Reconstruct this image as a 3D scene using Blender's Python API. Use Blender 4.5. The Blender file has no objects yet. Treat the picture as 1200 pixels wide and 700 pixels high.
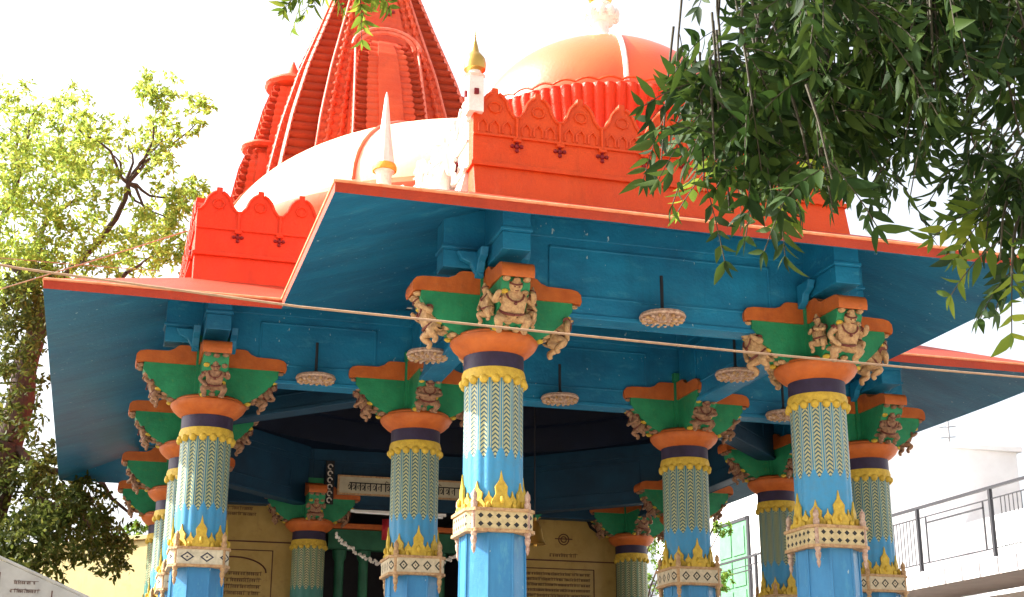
import bpy, bmesh, math, random
import numpy as np
from mathutils import Vector, Matrix
random.seed(7); RNG = np.random.default_rng(7)
R = math.radians; PI = math.pi
S = bpy.context.scene
COL = S.collection

# ---------------------------------------------------------------- camera
CAM = Vector((-2.665, -9.643, 1.6)); YAW, PITCH, ROLL, FPX = .283, .310, .003, 1648.6
fwd = Vector((math.sin(YAW)*math.cos(PITCH), math.cos(YAW)*math.cos(PITCH), math.sin(PITCH)))
r0 = Vector((math.cos(YAW), -math.sin(YAW), 0)); u0 = r0.cross(fwd)
rt = r0*math.cos(ROLL)+u0*math.sin(ROLL); up = -r0*math.sin(ROLL)+u0*math.cos(ROLL)
cd = bpy.data.cameras.new('camera'); cam = bpy.data.objects.new('camera', cd); COL.objects.link(cam)
cam.matrix_world = Matrix(((rt.x, up.x, -fwd.x, CAM.x), (rt.y, up.y, -fwd.y, CAM.y), (rt.z, up.z, -fwd.z, CAM.z), (0, 0, 0, 1)))
cd.sensor_width = 36; cd.lens = 36*FPX/1200; cd.clip_end = 2000; cd.clip_start = .05
S.camera = cam
def at(px, py, d):                      # point at distance d (m) along the sight line of a photo pixel
    return CAM + (fwd + rt*((px-600)/FPX) - up*((py-350)/FPX))*d

# ---------------------------------------------------------------- world, sun, exposure
SUN_AZ, SUN_EL = R(-66), R(40)          # azimuth from +Y towards +X
w = bpy.data.worlds.new('World'); S.world = w; w.use_nodes = True
nt = w.node_tree; bg = nt.nodes['Background']
sk = nt.nodes.new('ShaderNodeTexSky'); sk.sky_type = 'NISHITA'; sk.sun_disc = False
sk.sun_elevation = SUN_EL; sk.sun_rotation = SUN_AZ; sk.dust_density = 6; sk.air_density = 1.0; sk.ozone_density = .6
hsv = nt.nodes.new('ShaderNodeHueSaturation'); hsv.inputs['Saturation'].default_value = .35   # hot, milky summer sky
nt.links.new(sk.outputs[0], hsv.inputs['Color']); nt.links.new(hsv.outputs[0], bg.inputs[0]); bg.inputs[1].default_value = .15
sd = bpy.data.lights.new('sun', 'SUN'); sd.energy = 5; sd.angle = R(.5); sd.color = (1, .95, .87)
so = bpy.data.objects.new('sun', sd); COL.objects.link(so)
sv = Vector((math.sin(SUN_AZ)*math.cos(SUN_EL), math.cos(SUN_AZ)*math.cos(SUN_EL), math.sin(SUN_EL)))
so.rotation_euler = sv.to_track_quat('Z', 'Y').to_euler(); so.location = (0, 0, 30)
S.view_settings.view_transform = 'Standard'; S.view_settings.look = 'None'
S.view_settings.gamma = 1; S.view_settings.use_curve_mapping = False
S.view_settings.exposure = 1.62
S.render.engine = 'CYCLES'
S.cycles.max_bounces = 8; S.cycles.diffuse_bounces = 5

# ---------------------------------------------------------------- materials
class NT:
    def __init__(s, name, rough=.6, spec=.3):
        s.m = bpy.data.materials.new(name); s.m.use_nodes = True; s.t = s.m.node_tree
        s.b = s.t.nodes['Principled BSDF']; s.b.inputs['Roughness'].default_value = rough
        s.b.inputs['Specular IOR Level'].default_value = spec
    def n(s, t, **k):
        n = s.t.nodes.new(t)
        for a, v in k.items(): setattr(n, a, v)
        return n
    def put(s, sock, v):
        if hasattr(v, 'is_linked') or isinstance(v, bpy.types.NodeSocket): s.t.links.new(v, sock)
        else: sock.default_value = v
    def math(s, op, a, b=0., c=0.):
        n = s.n('ShaderNodeMath', operation=op); s.put(n.inputs[0], a); s.put(n.inputs[1], b); s.put(n.inputs[2], c)
        return n.outputs[0]
    def mix(s, f, a, b):
        n = s.n('ShaderNodeMix', data_type='RGBA'); s.put(n.inputs[0], f)
        for i, v in ((6, a), (7, b)):
            s.put(n.inputs[i], (*v, 1) if isinstance(v, tuple) and len(v) == 3 else v)
        return n.outputs[2]
    def noise(s, scale, detail=4, rough=.6, vec=None, lo=.35, hi=.65):
        n = s.n('ShaderNodeTexNoise'); n.inputs['Scale'].default_value = scale
        n.inputs['Detail'].default_value = detail; n.inputs['Roughness'].default_value = rough
        s.t.links.new(vec if vec else s.pos(), n.inputs['Vector'])
        r = s.n('ShaderNodeMapRange'); r.inputs[1].default_value = lo; r.inputs[2].default_value = hi
        s.t.links.new(n.outputs[0], r.inputs[0]); return r.outputs[0]
    def pos(s, scale=None):
        g = s.n('ShaderNodeNewGeometry').outputs['Position']
        if scale is None: return g
        m = s.n('ShaderNodeMapping'); m.inputs['Scale'].default_value = scale; s.t.links.new(g, m.inputs[0]); return m.outputs[0]
    def uv(s):
        g = s.n('ShaderNodeSeparateXYZ'); s.t.links.new(s.n('ShaderNodeUVMap').outputs[0], g.inputs[0]); return g.outputs[0], g.outputs[1]
    def color(s, c): s.put(s.b.inputs['Base Color'], (*c, 1) if isinstance(c, tuple) else c)
    def bump(s, h, strength=.3, dist=.01):
        b = s.n('ShaderNodeBump'); b.inputs['Strength'].default_value = strength; b.inputs['Distance'].default_value = dist
        s.t.links.new(h, b.inputs['Height']); s.t.links.new(b.outputs[0], s.b.inputs['Normal'])

def paint(name, c, c2=None, sc=3, rough=.55, bump=.25, stain=None, streak=(1, 1, 1), chips=None, spec=.3):
    n = NT(name, rough, spec)
    c2 = c2 or tuple(x*.7 for x in c)
    col = n.mix(n.noise(sc, 6, .65, n.pos(streak), .35, .7), c, c2)
    if stain: col = n.mix(n.math('MULTIPLY', n.noise(sc*2.7, 7, .7, n.pos(streak), .56, .72), .6), col, stain)
    if stain:
        col = n.mix(n.math('MULTIPLY', n.noise(5.5, 6, .7, n.pos((1, 1, .12)), .55, .80), .38), col, tuple(x*.35 for x in c))
        col = n.mix(n.math('MULTIPLY', n.noise(.9, 5, .7, None, .50, .75), .30), col, tuple(min(1, x*.5+.03) for x in c))
    if chips: col = n.mix(n.noise(23, 3, .6, n.pos((1, 1, .5)), .70, .72), col, chips)
    n.color(col); n.bump(n.noise(38, 5, .6, None, .2, .8), bump, .008)
    return n.m

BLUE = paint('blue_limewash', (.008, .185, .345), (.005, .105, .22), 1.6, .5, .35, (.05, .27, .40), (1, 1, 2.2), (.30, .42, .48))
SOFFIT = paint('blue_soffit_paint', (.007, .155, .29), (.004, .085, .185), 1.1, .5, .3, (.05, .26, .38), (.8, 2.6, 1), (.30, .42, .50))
DKBLUE = paint('shade_darkened_blue_dome_paint', (.004, .010, .030), (.003, .006, .016), 1.4)  # dark blue dome paint, taken near black for the interior shade
SHADEBLUE = paint('shade_darkened_blue', (.004, .045, .09), (.003, .022, .05), 1.6, .6)  # interior shade put into the blue of rear beams and hall slabs
COLBLUE = paint('bright_blue_column_paint', (.045, .23, .45), (.03, .165, .36), 6, .4, .2, (.10, .34, .46), (1, 1, .3), (.30, .42, .48))
ORANGE = paint('orange_paint', (.50, .125, .022), (.38, .08, .014), 9, .55, .3, (.35, .12, .05))
GREEN = paint('green_paint', (.018, .24, .10), (.012, .16, .07), 7, .55, .3, (.10, .22, .06))
INDIGO = paint('dark_indigo_paint', (.030, .020, .055), (.02, .012, .03), 9)
YELLOW = paint('yellow_ochre_paint', (.62, .42, .05), (.42, .27, .03), 26, .6, .4, (.18, .15, .05))
RED = paint('vermilion_paint', (.66, .042, .006), (.58, .030, .005), 2.2, .5, .5, (.60, .05, .02), (1, 1, .5), None, .25)
REDORANGE = paint('orange_red_paint', (.62, .068, .008), (.54, .048, .006), 2.4, .5, .5, (.6, .08, .02), (1, 1, .5), None, .25)
TOWERRED = paint('tower_red_paint', (.64, .085, .028), (.52, .048, .017), 1.7, .6, .7, (.45, .05, .03), (1, 1, .6), None, .2)
FASCIA = paint('worn_red_edge_paint', (.40, .040, .010), (.30, .028, .008), 3, .55, .5, (.25, .05, .03))
MAROON = paint('maroon_paint', (.22, .008, .012), None, 9)
DOMEORANGE = paint('glossy_salmon_paint', (.74, .115, .032), (.70, .085, .024), 1.3, .33, .15, None, (1, 1, 1), None, .5)
DOMEPALE = paint('pale_peach_limewash', (.86, .58, .40), (.84, .48, .28), 1.0, .5, .3, (.80, .33, .12))
WHITEWASH_SUN = paint('whitewash_and_sun_white', (.82, .76, .70), (.72, .62, .55), 4, .7, .5, (.5, .3, .25))
PINK = paint('pale_pink_plaster', (.56, .42, .32), (.30, .14, .10), 42, .6, .6, (.12, .05, .05))
CREAM = paint('cream_stone', (.54, .35, .17), (.30, .15, .075), 34, .6, .9, (.09, .04, .025))
BRASS = NT('brass', .35); BRASS.color((.55, .33, .08)); BRASS.b.inputs['Metallic'].default_value = .85; BRASS = BRASS.m
IRON = NT('dark_iron', .5); IRON.color((.02, .02, .025)); IRON = IRON.m
STONEYEL = paint('yellow_marble', (.42, .28, .085), (.33, .21, .055), 3, .35, .1, (.25, .14, .05))
INK = NT('brown_ink', .6); INK.color((.09, .03, .02)); INK = INK.m
BLACK = NT('black_paint', .6); BLACK.color((.012, .012, .015)); BLACK = BLACK.m
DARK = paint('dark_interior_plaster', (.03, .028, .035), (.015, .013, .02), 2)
CREAMSIGN = paint('cream_sign_board', (.50, .46, .33), (.38, .33, .24), 6)
WHITE = paint('white_exterior_paint', (.82, .82, .82), (.74, .73, .73), 1.5, .7, .2)
GREYMARBLE = paint('grey_marble', (.45, .44, .41), (.33, .32, .30), 5, .35, .1)
YELWALL = paint('yellow_wall_plaster', (.42, .36, .17), (.36, .30, .13), 1.5, .8, .3, (.3, .22, .1))
DOORGREEN = paint('green_door_paint', (.10, .26, .14), (.07, .20, .10), 4)
DKGREEN = paint('dark_green_paint', (.02, .12, .06), (.01, .07, .035), 4)
BARK = paint('bark', (.09, .055, .04), (.05, .03, .025), 12, .9, .9, (.14, .1, .08), (1, 1, .3))
TWIG = paint('twig_bark', (.05, .045, .025), (.03, .022, .015), 30, .8, .4)
ROPE = paint('pale_rope', (.36, .24, .15), (.26, .16, .10), 20)
SLAB = paint('terrace_concrete', (.16, .12, .10), (.12, .09, .075), 3, .8)
TUBE = NT('tube_glass', .3); TUBE.color((.85, .85, .85)); TUBE = TUBE.m
REDCLOTH = paint('red_cloth', (.45, .02, .03), None, 9)
PETALW = paint('white_flower', (.75, .72, .68), (.6, .5, .42), 40)

def leaf_mat(name, c1, c2, c3, trans=.45):
    n = NT(name, .6, .12)
    geo = n.n('ShaderNodeNewGeometry')
    rp = n.n('ShaderNodeValToRGB'); rp.color_ramp.elements[0].color = (*c1, 1); rp.color_ramp.elements[1].color = (*c3, 1)
    e = rp.color_ramp.elements.new(.5); e.color = (*c2, 1)
    n.t.links.new(geo.outputs['Random Per Island'], rp.inputs[0]); n.color(rp.outputs[0])
    tr = n.n('ShaderNodeBsdfTranslucent'); hs = n.n('ShaderNodeHueSaturation'); hs.inputs['Value'].default_value = 1.5; hs.inputs['Hue'].default_value = .485
    n.t.links.new(rp.outputs[0], hs.inputs['Color']); n.t.links.new(hs.outputs[0], tr.inputs[0])
    mx = n.n('ShaderNodeMixShader'); mx.inputs[0].default_value = trans
    n.t.links.new(n.b.outputs[0], mx.inputs[1]); n.t.links.new(tr.outputs[0], mx.inputs[2])
    n.t.links.new(mx.outputs[0], n.t.nodes['Material Output'].inputs[0]); return n.m
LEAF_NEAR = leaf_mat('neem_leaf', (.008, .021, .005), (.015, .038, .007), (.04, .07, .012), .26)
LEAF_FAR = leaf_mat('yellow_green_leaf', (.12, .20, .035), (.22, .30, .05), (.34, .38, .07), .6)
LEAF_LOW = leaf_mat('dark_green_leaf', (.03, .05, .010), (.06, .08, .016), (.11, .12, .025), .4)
LEAF_BUSH = leaf_mat('fresh_green_leaf', (.04, .10, .015), (.08, .16, .02), (.14, .22, .03), .5)

def lace_mat(name, groove, groove2, lace, dark, zlo, below):
    n = NT(name, .5)
    u, v = n.uv(); fu = n.math('FRACT', u)
    d = n.math('ABSOLUTE', n.math('SUBTRACT', fu, .5))
    ridge = n.math('LESS_THAN', d, .285)
    chev = n.math('LESS_THAN', n.math('FRACT', n.math('ADD', n.math('MULTIPLY', v, 31.), n.math('MULTIPLY', d, 2.6))), .56)
    lc = n.mix(chev, dark, lace)
    par = n.math('LESS_THAN', n.math('FRACT', n.math('MULTIPLY', u, .5)), .5)
    gr = n.mix(par, groove, groove2)
    edge = n.math('LESS_THAN', n.math('ABSOLUTE', n.math('SUBTRACT', d, .39)), .035)
    gr = n.mix(edge, gr, lace)
    c = n.mix(ridge, gr, lc)
    lim = n.math('ADD', n.math('ADD', zlo, n.math('MULTIPLY', d, .14)), n.math('MULTIPLY', n.noise(6, 2), .03))
    c = n.mix(n.math('GREATER_THAN', v, lim), below, c)
    dirt = n.noise(14, 6, .7, None, .45, .75)
    c = n.mix(n.math('MULTIPLY', dirt, .35), c, (.10, .16, .16))
    n.color(c); n.bump(n.noise(60, 4, .6, None, .2, .8), .3, .006)
    return n.m
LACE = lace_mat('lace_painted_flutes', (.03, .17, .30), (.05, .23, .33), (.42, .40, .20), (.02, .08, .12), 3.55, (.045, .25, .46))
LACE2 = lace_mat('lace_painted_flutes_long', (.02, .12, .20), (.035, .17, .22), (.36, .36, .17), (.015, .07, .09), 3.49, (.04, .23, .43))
LACEG = lace_mat('green_cream_flutes', (.03, .12, .08), (.04, .16, .10), (.40, .36, .18), (.05, .10, .07), 3.55, (.04, .16, .13))
def belt_mat(name, kind, bgc, fg):
    n = NT(name, .55); u, v = n.uv()
    if kind == 'lattice': su, lo, hi = 15.5, -1., .33
    elif kind == 'diamond': su, lo, hi = 6.2, .24, .36
    else: su, lo, hi = 9.5, .22, .37
    h = .115
    a = n.math('ABSOLUTE', n.math('SUBTRACT', n.math('FRACT', n.math('MULTIPLY', u, su)), .5))
    vv = n.math('DIVIDE', n.math('SUBTRACT', v, 3.057), h)
    if kind == 'lattice': vv = n.math('FRACT', n.math('ADD', n.math('MULTIPLY', vv, 2.0), .0))
    b = n.math('ABSOLUTE', n.math('SUBTRACT', vv, .5))
    d = n.math('ADD', a, b)
    m = n.math('MULTIPLY', n.math('LESS_THAN', d, hi), n.math('GREATER_THAN', d, lo))
    if kind != 'lattice': m = n.math('MAXIMUM', m, n.math('LESS_THAN', d, .07))
    base = n.mix(n.noise(25, 5, .6), bgc, tuple(x*.7 for x in bgc))
    n.color(n.mix(m, base, fg)); n.bump(n.math('SUBTRACT', 1., m), .6, .01); return n.m
BELTS = [belt_mat('belt_lattice', 'lattice', (.56, .45, .24), (.02, .02, .02)),
         belt_mat('belt_diamonds', 'diamond', (.62, .55, .40), (.03, .03, .05)),
         belt_mat('belt_hexes', 'hex', (.60, .50, .34), (.04, .04, .03))]

# ---------------------------------------------------------------- mesh helpers
class MB:
    def __init__(s): s.v = []; s.f = []; s.mi = []; s.uv = {}
    def add(s, vs, fs, m=0, uvs=None):
        o = len(s.v); s.v += [tuple(x) for x in vs]
        for i, f in enumerate(fs):
            if uvs: s.uv[len(s.f)] = uvs[i]
            s.f.append(tuple(o+k for k in f)); s.mi.append(m)
    def box(s, a, b, m=0, T=None):
        (x0, y0, z0), (x1, y1, z1) = a, b
        vs = [Vector(p) for p in ((x0, y0, z0), (x1, y0, z0), (x1, y1, z0), (x0, y1, z0), (x0, y0, z1), (x1, y0, z1), (x1, y1, z1), (x0, y1, z1))]
        if T: vs = [T(*p) if callable(T) else T @ p for p in vs]
        s.add(vs, [(0, 3, 2, 1), (4, 5, 6, 7), (0, 1, 5, 4), (1, 2, 6, 5), (2, 3, 7, 6), (3, 0, 4, 7)], m)
    def prism(s, poly, z0, z1, m=0, mtop=None, mbot=None, T=None):
        n = len(poly); vs = [Vector((x, y, z0)) for x, y in poly]+[Vector((x, y, z1)) for x, y in poly]
        if T: vs = [T @ p for p in vs]
        s.add(vs, [tuple(reversed(range(n)))], m if mbot is None else mbot); o = len(s.v)-2*n
        s.f.append(tuple(range(o+n, o+2*n))); s.mi.append(m if mtop is None else mtop)
        for i in range(n): s.f.append((o+i, o+(i+1) % n, o+n+(i+1) % n, o+n+i)); s.mi.append(m)
    def lathe(s, prof, n=24, c=(0, 0, 0), m=0, T=None, rad=None, a0=0., uvn=None, cap=True):
        vs = []
        for (r, z) in prof:
            for k in range(n):
                a = 2*PI*k/n+a0; q = r*(rad(a, z) if rad else 1)
                p = Vector((q*math.cos(a), q*math.sin(a), z))
                vs.append((T @ p if T else p)+Vector(c))
        fs = []; uvs = []
        for i in range(len(prof)-1):
            for k in range(n):
                k2 = (k+1) % n
                fs.append((i*n+k, i*n+k2, (i+1)*n+k2, (i+1)*n+k))
                if uvn: uvs.append([(uvn*k/n, prof[i][1]), (uvn*(k+1)/n, prof[i][1]), (uvn*(k+1)/n, prof[i+1][1]), (uvn*k/n, prof[i+1][1])])
        s.add(vs, fs, m, uvs if uvn else None)
        if cap and not uvn:
            o = len(s.v)-len(vs)
            if prof[0][0] > 1e-4: s.f.append(tuple(o+k for k in reversed(range(n)))); s.mi.append(m)
            if prof[-1][0] > 1e-4: s.f.append(tuple(o+(len(prof)-1)*n+k for k in range(n))); s.mi.append(m)
    def tube(s, pts, r, n=6, m=0):
        pts = [Vector(p) for p in pts]; rs = r if isinstance(r, (list, tuple)) else [r]*len(pts)
        vs = []; up_ = None
        for i, p in enumerate(pts):
            d = (pts[min(i+1, len(pts)-1)]-pts[max(i-1, 0)]).normalized()
            if up_ is None: up_ = d.orthogonal().normalized()
            up_ = (up_-d*up_.dot(d)).normalized() if (up_-d*up_.dot(d)).length > 1e-6 else d.orthogonal().normalized()
            q = d.cross(up_)
            for k in range(n):
                a = 2*PI*k/n; vs.append(p+(up_*math.cos(a)+q*math.sin(a))*rs[i])
        fs = [(i*n+k, i*n+(k+1) % n, (i+1)*n+(k+1) % n, (i+1)*n+k) for i in range(len(pts)-1) for k in range(n)]
        fs += [tuple(reversed(range(n))), tuple((len(pts)-1)*n+k for k in range(n))]
        s.add(vs, fs, m)
    def ball(s, c, r, m=0, n=8, T=None):
        r = (r, r, r) if not isinstance(r, tuple) else r
        prof = [(math.sin(PI*i/n), -math.cos(PI*i/n)) for i in range(n+1)]; prof[0] = (0.001, -1); prof[-1] = (0.001, 1)
        M = Matrix.Diagonal((*r, 1)); M = (T @ M) if T else M
        s.lathe(prof, n+2, c, m, M, cap=False)
    def build(s, name, mats, parent=None, smooth=None, bevel=0):
        me = bpy.data.meshes.new(name); me.from_pydata(s.v, [], s.f)
        mats = mats if isinstance(mats, (list, tuple)) else [mats]
        for m in mats: me.materials.append(m)
        me.polygons.foreach_set('material_index', s.mi)
        if s.uv:
            uvl = me.uv_layers.new(name='UVMap')
            for fi, co in s.uv.items():
                for li, c in zip(me.polygons[fi].loop_indices, co): uvl.data[li].uv = c
        me.validate(); me.update()
        if smooth is not None:
            me.polygons.foreach_set('use_smooth', [True]*len(me.polygons)); me.set_sharp_from_angle(angle=R(smooth))
        o = bpy.data.objects.new(name, me); COL.objects.link(o); o.parent = parent
        if bevel:
            b = o.modifiers.new('bevel', 'BEVEL'); b.width = bevel; b.segments = 2; b.limit_method = 'ANGLE'
        return o
def tag(o, label=None, cat=None, group=None, kind=None):
    if label: o['label'] = label
    if cat: o['category'] = cat
    if group: o['group'] = group
    if kind: o['kind'] = kind
    return o
def empty(name, loc=(0, 0, 0), parent=None):
    o = bpy.data.objects.new(name, None); COL.objects.link(o); o.location = loc; o.parent = parent; o.empty_display_size = .3; return o
def copy_tree(o, parent=None):
    c = o.copy(); COL.objects.link(c); c.parent = parent
    for ch in list(o.children): copy_tree(ch, c)
    return c

# ---------------------------------------------------------------- plan of the pavilion
a, b, cl, cr = 2.632, 2.644, 1.857, 1.941
Y3, Y4, Y5 = b+1.94, b+4.57, b+6.51
OL, OF = 1.41, 1.228

# ---------------------------------------------------------------- ground
g = MB(); g.add([(-300, -300, 0), (300, -300, 0), (300, 300, 0), (-300, 300, 0)], [(0, 1, 2, 3)])
n = NT('pale_stone_paving', .8)
br = n.n('ShaderNodeTexBrick'); br.inputs['Scale'].default_value = 1; br.inputs['Mortar Size'].default_value = .012
br.inputs['Brick Width'].default_value = .9; br.inputs['Row Height'].default_value = .6
br.inputs['Color1'].default_value = (.44, .38, .30, 1); br.inputs['Color2'].default_value = (.38, .33, .27, 1); br.inputs['Mortar'].default_value = (.22, .19, .16, 1)
n.t.links.new(n.pos(), br.inputs['Vector']); n.color(n.mix(n.math('MULTIPLY', n.noise(.8, 6), .4), br.outputs[0], (.30, .26, .21)))
tag(g.build('ground', n.m), kind='structure')
g = MB(); g.add([(-40, -4, .004), (-3.9, -4, .004), (-3.9, 1.0, .004), (-3.9, 14, .004), (-40, 14, .004)], [(0, 1, 2, 3, 4)]); g.add([(-3.9, 12, .008), (40, 12, .008), (40, 60, .008), (-3.9, 60, .008)], [(0, 1, 2, 3)])
g.add([(6.5, -3, .004), (11.5, -3, .004), (11.5, 12, .004), (6.5, 12, .004)], [(0, 1, 2, 3)])
tag(g.build('added_dark_ground', paint('dark_bounce_ground', (.07, .055, .035), (.045, .05, .025), 1.2, .95, .8)), kind='structure')  # unseen dark sheets added to cut bounce light beside and behind the pavilion
g = MB()
g.box((-cl-1, b-1.0, .004), (a+cr+1, Y5+1, .6)); g.box((-.9, -.9, .004), (a+.9, b-1.0, .6))
for i in range(3): g.box((-.2, -.9-.3*(i+1), .004), (a+.2, -.9-.3*i, .45-.15*i))
PAV = empty('temple_pavilion', (a/2, 0, 0))
tag(PAV, 'blue and orange temple pavilion with painted columns, deep blue eaves and a red domed roof', 'temple pavilion')
PAV.location = (0, 0, 0)
g.build('plinth', paint('plinth_stone', (.20, .17, .15), (.14, .12, .10), 3, .6), PAV, bevel=.01)

# ---------------------------------------------------------------- carved figure (one shared mesh)
FIGRED = paint('figure_red_detail', (.16, .04, .03), None, 20)
def make_figure_mesh(pose=0):
    V = [((0, 0, .13), .075), ((.02, 0, .21), .085), ((.01, 0, .295), .07), ((0, 0, .345), .03), ((.012, 0, .385), .047), ((.0, 0, .425), .034), ((-.005, 0, .475), .010),
         ((.055, 0, .383), .012)]
    Ed = [(0, 1), (1, 2), (2, 3), (3, 4), (4, 5), (5, 6), (4, 7)]
    for s in (-1, 1):
        k = len(V)
        up_ = pose == 0 or (pose == 1 and s > 0)
        A_ = [((.02, .15*s, .235), .028), ((.055, .135*s, .33), .024), ((.06, .12*s, .365), .02)] if up_ else [((.03, .155*s, .22), .028), ((.09, .10*s, .175), .024), ((.12, .07*s, .165), .02)]
        if pose == 2: A_ = [((.05, .14*s, .25), .028), ((.11, .05*s, .27), .024), ((.125, .015*s, .29), .02)]
        V += [((0, .095*s, .30), .034), *A_,
              ((.02, .06*s, .11), .05), ((.11, .115*s, .125), .042), ((.085, .09*s, .03), .028), ((.13, .10*s, .01), .022), ((0, .055*s, .385), .012)]
        Ed += [(2, k), (k, k+1), (k+1, k+2), (k+2, k+3), (0, k+4), (k+4, k+5), (k+5, k+6), (k+6, k+7), (4, k+8)]
    me = bpy.data.meshes.new('f'); me.from_pydata([p for p, _ in V], Ed, []); o = bpy.data.objects.new('f', me); COL.objects.link(o)
    sm = o.modifiers.new('skin', 'SKIN')
    if not me.skin_vertices: me.attributes.new  # layer is created with the modifier below
    bm = bmesh.new(); bm.from_mesh(me); L = bm.verts.layers.skin.verify()
    for i, v in enumerate(bm.verts):
        v[L].radius = (V[i][1], V[i][1]); v[L].use_root = (i == 0)
    bm.to_mesh(me); bm.free()
    ss = o.modifiers.new('sub', 'SUBSURF'); ss.levels = 1; ss.render_levels = 1
    dg = bpy.context.evaluated_depsgraph_get(); out = bpy.data.meshes.new_from_object(o.evaluated_get(dg))
    vs = [v.co.copy() for v in out.vertices]; fs = [tuple(p.vertices) for p in out.polygons]
    bpy.data.objects.remove(o)
    m = MB(); m.add(vs, fs, 0)
    # necklace, belly band, eyes, crown rim painted darker
    ring = [(.035+.05*math.cos(t), .065*math.sin(t), .325-.05*max(0, math.cos(t))) for t in np.linspace(-PI*.6, PI*.6, 9)]
    m.tube(ring, .0075, 5, 1); m.ball((.092, 0, .262), .014, 1, 5)
    for s in (-1, 1): m.ball((.052, .018*s, .397), .007, 1, 4); m.tube([(.0, .10*s, .29), (.0, .125*s, .275)], .034, 8, 1)
    m.tube([(.058, -.014, .366), (.062, 0, .364), (.058, .014, .366)], .004, 4, 1)
    m.tube([(.045*math.cos(t), .045*math.sin(t), .412) for t in np.linspace(0, 2*PI, 13)], .008, 5, 1)
    m.tube([(.02+.085*math.cos(t), .088*math.sin(t), .165) for t in np.linspace(0, 2*PI, 13)], .012, 5, 1)
    ob = m.build('carved_figure', [CREAM, FIGRED], None, 60)
    me = ob.data; bpy.data.objects.remove(ob); return me
FIGS = [make_figure_mesh(i) for i in range(3)]; FIG = FIGS[0]
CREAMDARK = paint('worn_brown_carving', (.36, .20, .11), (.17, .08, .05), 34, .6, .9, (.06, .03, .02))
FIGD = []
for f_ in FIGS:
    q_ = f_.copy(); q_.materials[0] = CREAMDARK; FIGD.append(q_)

# ---------------------------------------------------------------- column
ARM = .64
def bracket_mb():
    m = MB(); hw = .105
    def arm_prof(pts_top, pts_bot, mt, w):
        n = len(pts_top); vs = []
        for (u, zt), (u2, zb) in zip(pts_top, pts_bot):
            vs += [(u, -w, zt), (u, w, zt), (u2, -w, zb), (u2, w, zb)]
        fs = []
        for i in range(n-1):
            p, q = 4*i, 4*(i+1)
            fs += [(p, q, q+1, p+1), (p+2, p+3, q+3, q+2), (p, p+2, q+2, q), (p+1, q+1, q+3, p+3)]
        fs += [(4*n-4, 4*n-2, 4*n-1, 4*n-3)]
        m.add(vs, fs, mt)
    # orange cap: high near the column, stepping down in a cyma, rounded nose
    top = [(.0, 4.955), (.27, 4.955), (.30, 4.945), (.33, 4.915), (.38, 4.895), (.57, 4.89), (.62, 4.878), (.645, 4.85), (.65, 4.80)]
    bot = [(.0, 4.785), (.27, 4.785), (.30, 4.785), (.33, 4.785), (.38, 4.785), (.56, 4.785), (.59, 4.785), (.62, 4.78), (.64, 4.77)]
    arm_prof(top, bot, 0, hw+.015)
    top = [(.0, 4.787), (.2, 4.787), (.3, 4.787), (.4, 4.787), (.5, 4.787), (.58, 4.787)]
    bot = [(.0, 4.46), (.2, 4.46), (.3, 4.475), (.4, 4.53), (.5, 4.62), (.58, 4.72)]
    arm_prof(top, bot, 1, hw)
    for i in range(7):                   # scrollwork of leaves under the arm
        t = i/6; u = .27+.33*t; z = 4.44+.30*t**1.5
        for s in (-1, 0, 1):
            m.ball((u, s*.075, z+.015+.01*((i+s) % 2)), (.036, .030, .020), 2 if (i+s) % 4 == 0 else 3, 5)
    return m
def shaft_rad(a_, z):
    if z < 3.34: return 1
    return 1+.045*abs(math.cos(8*a_))-.02
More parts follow.
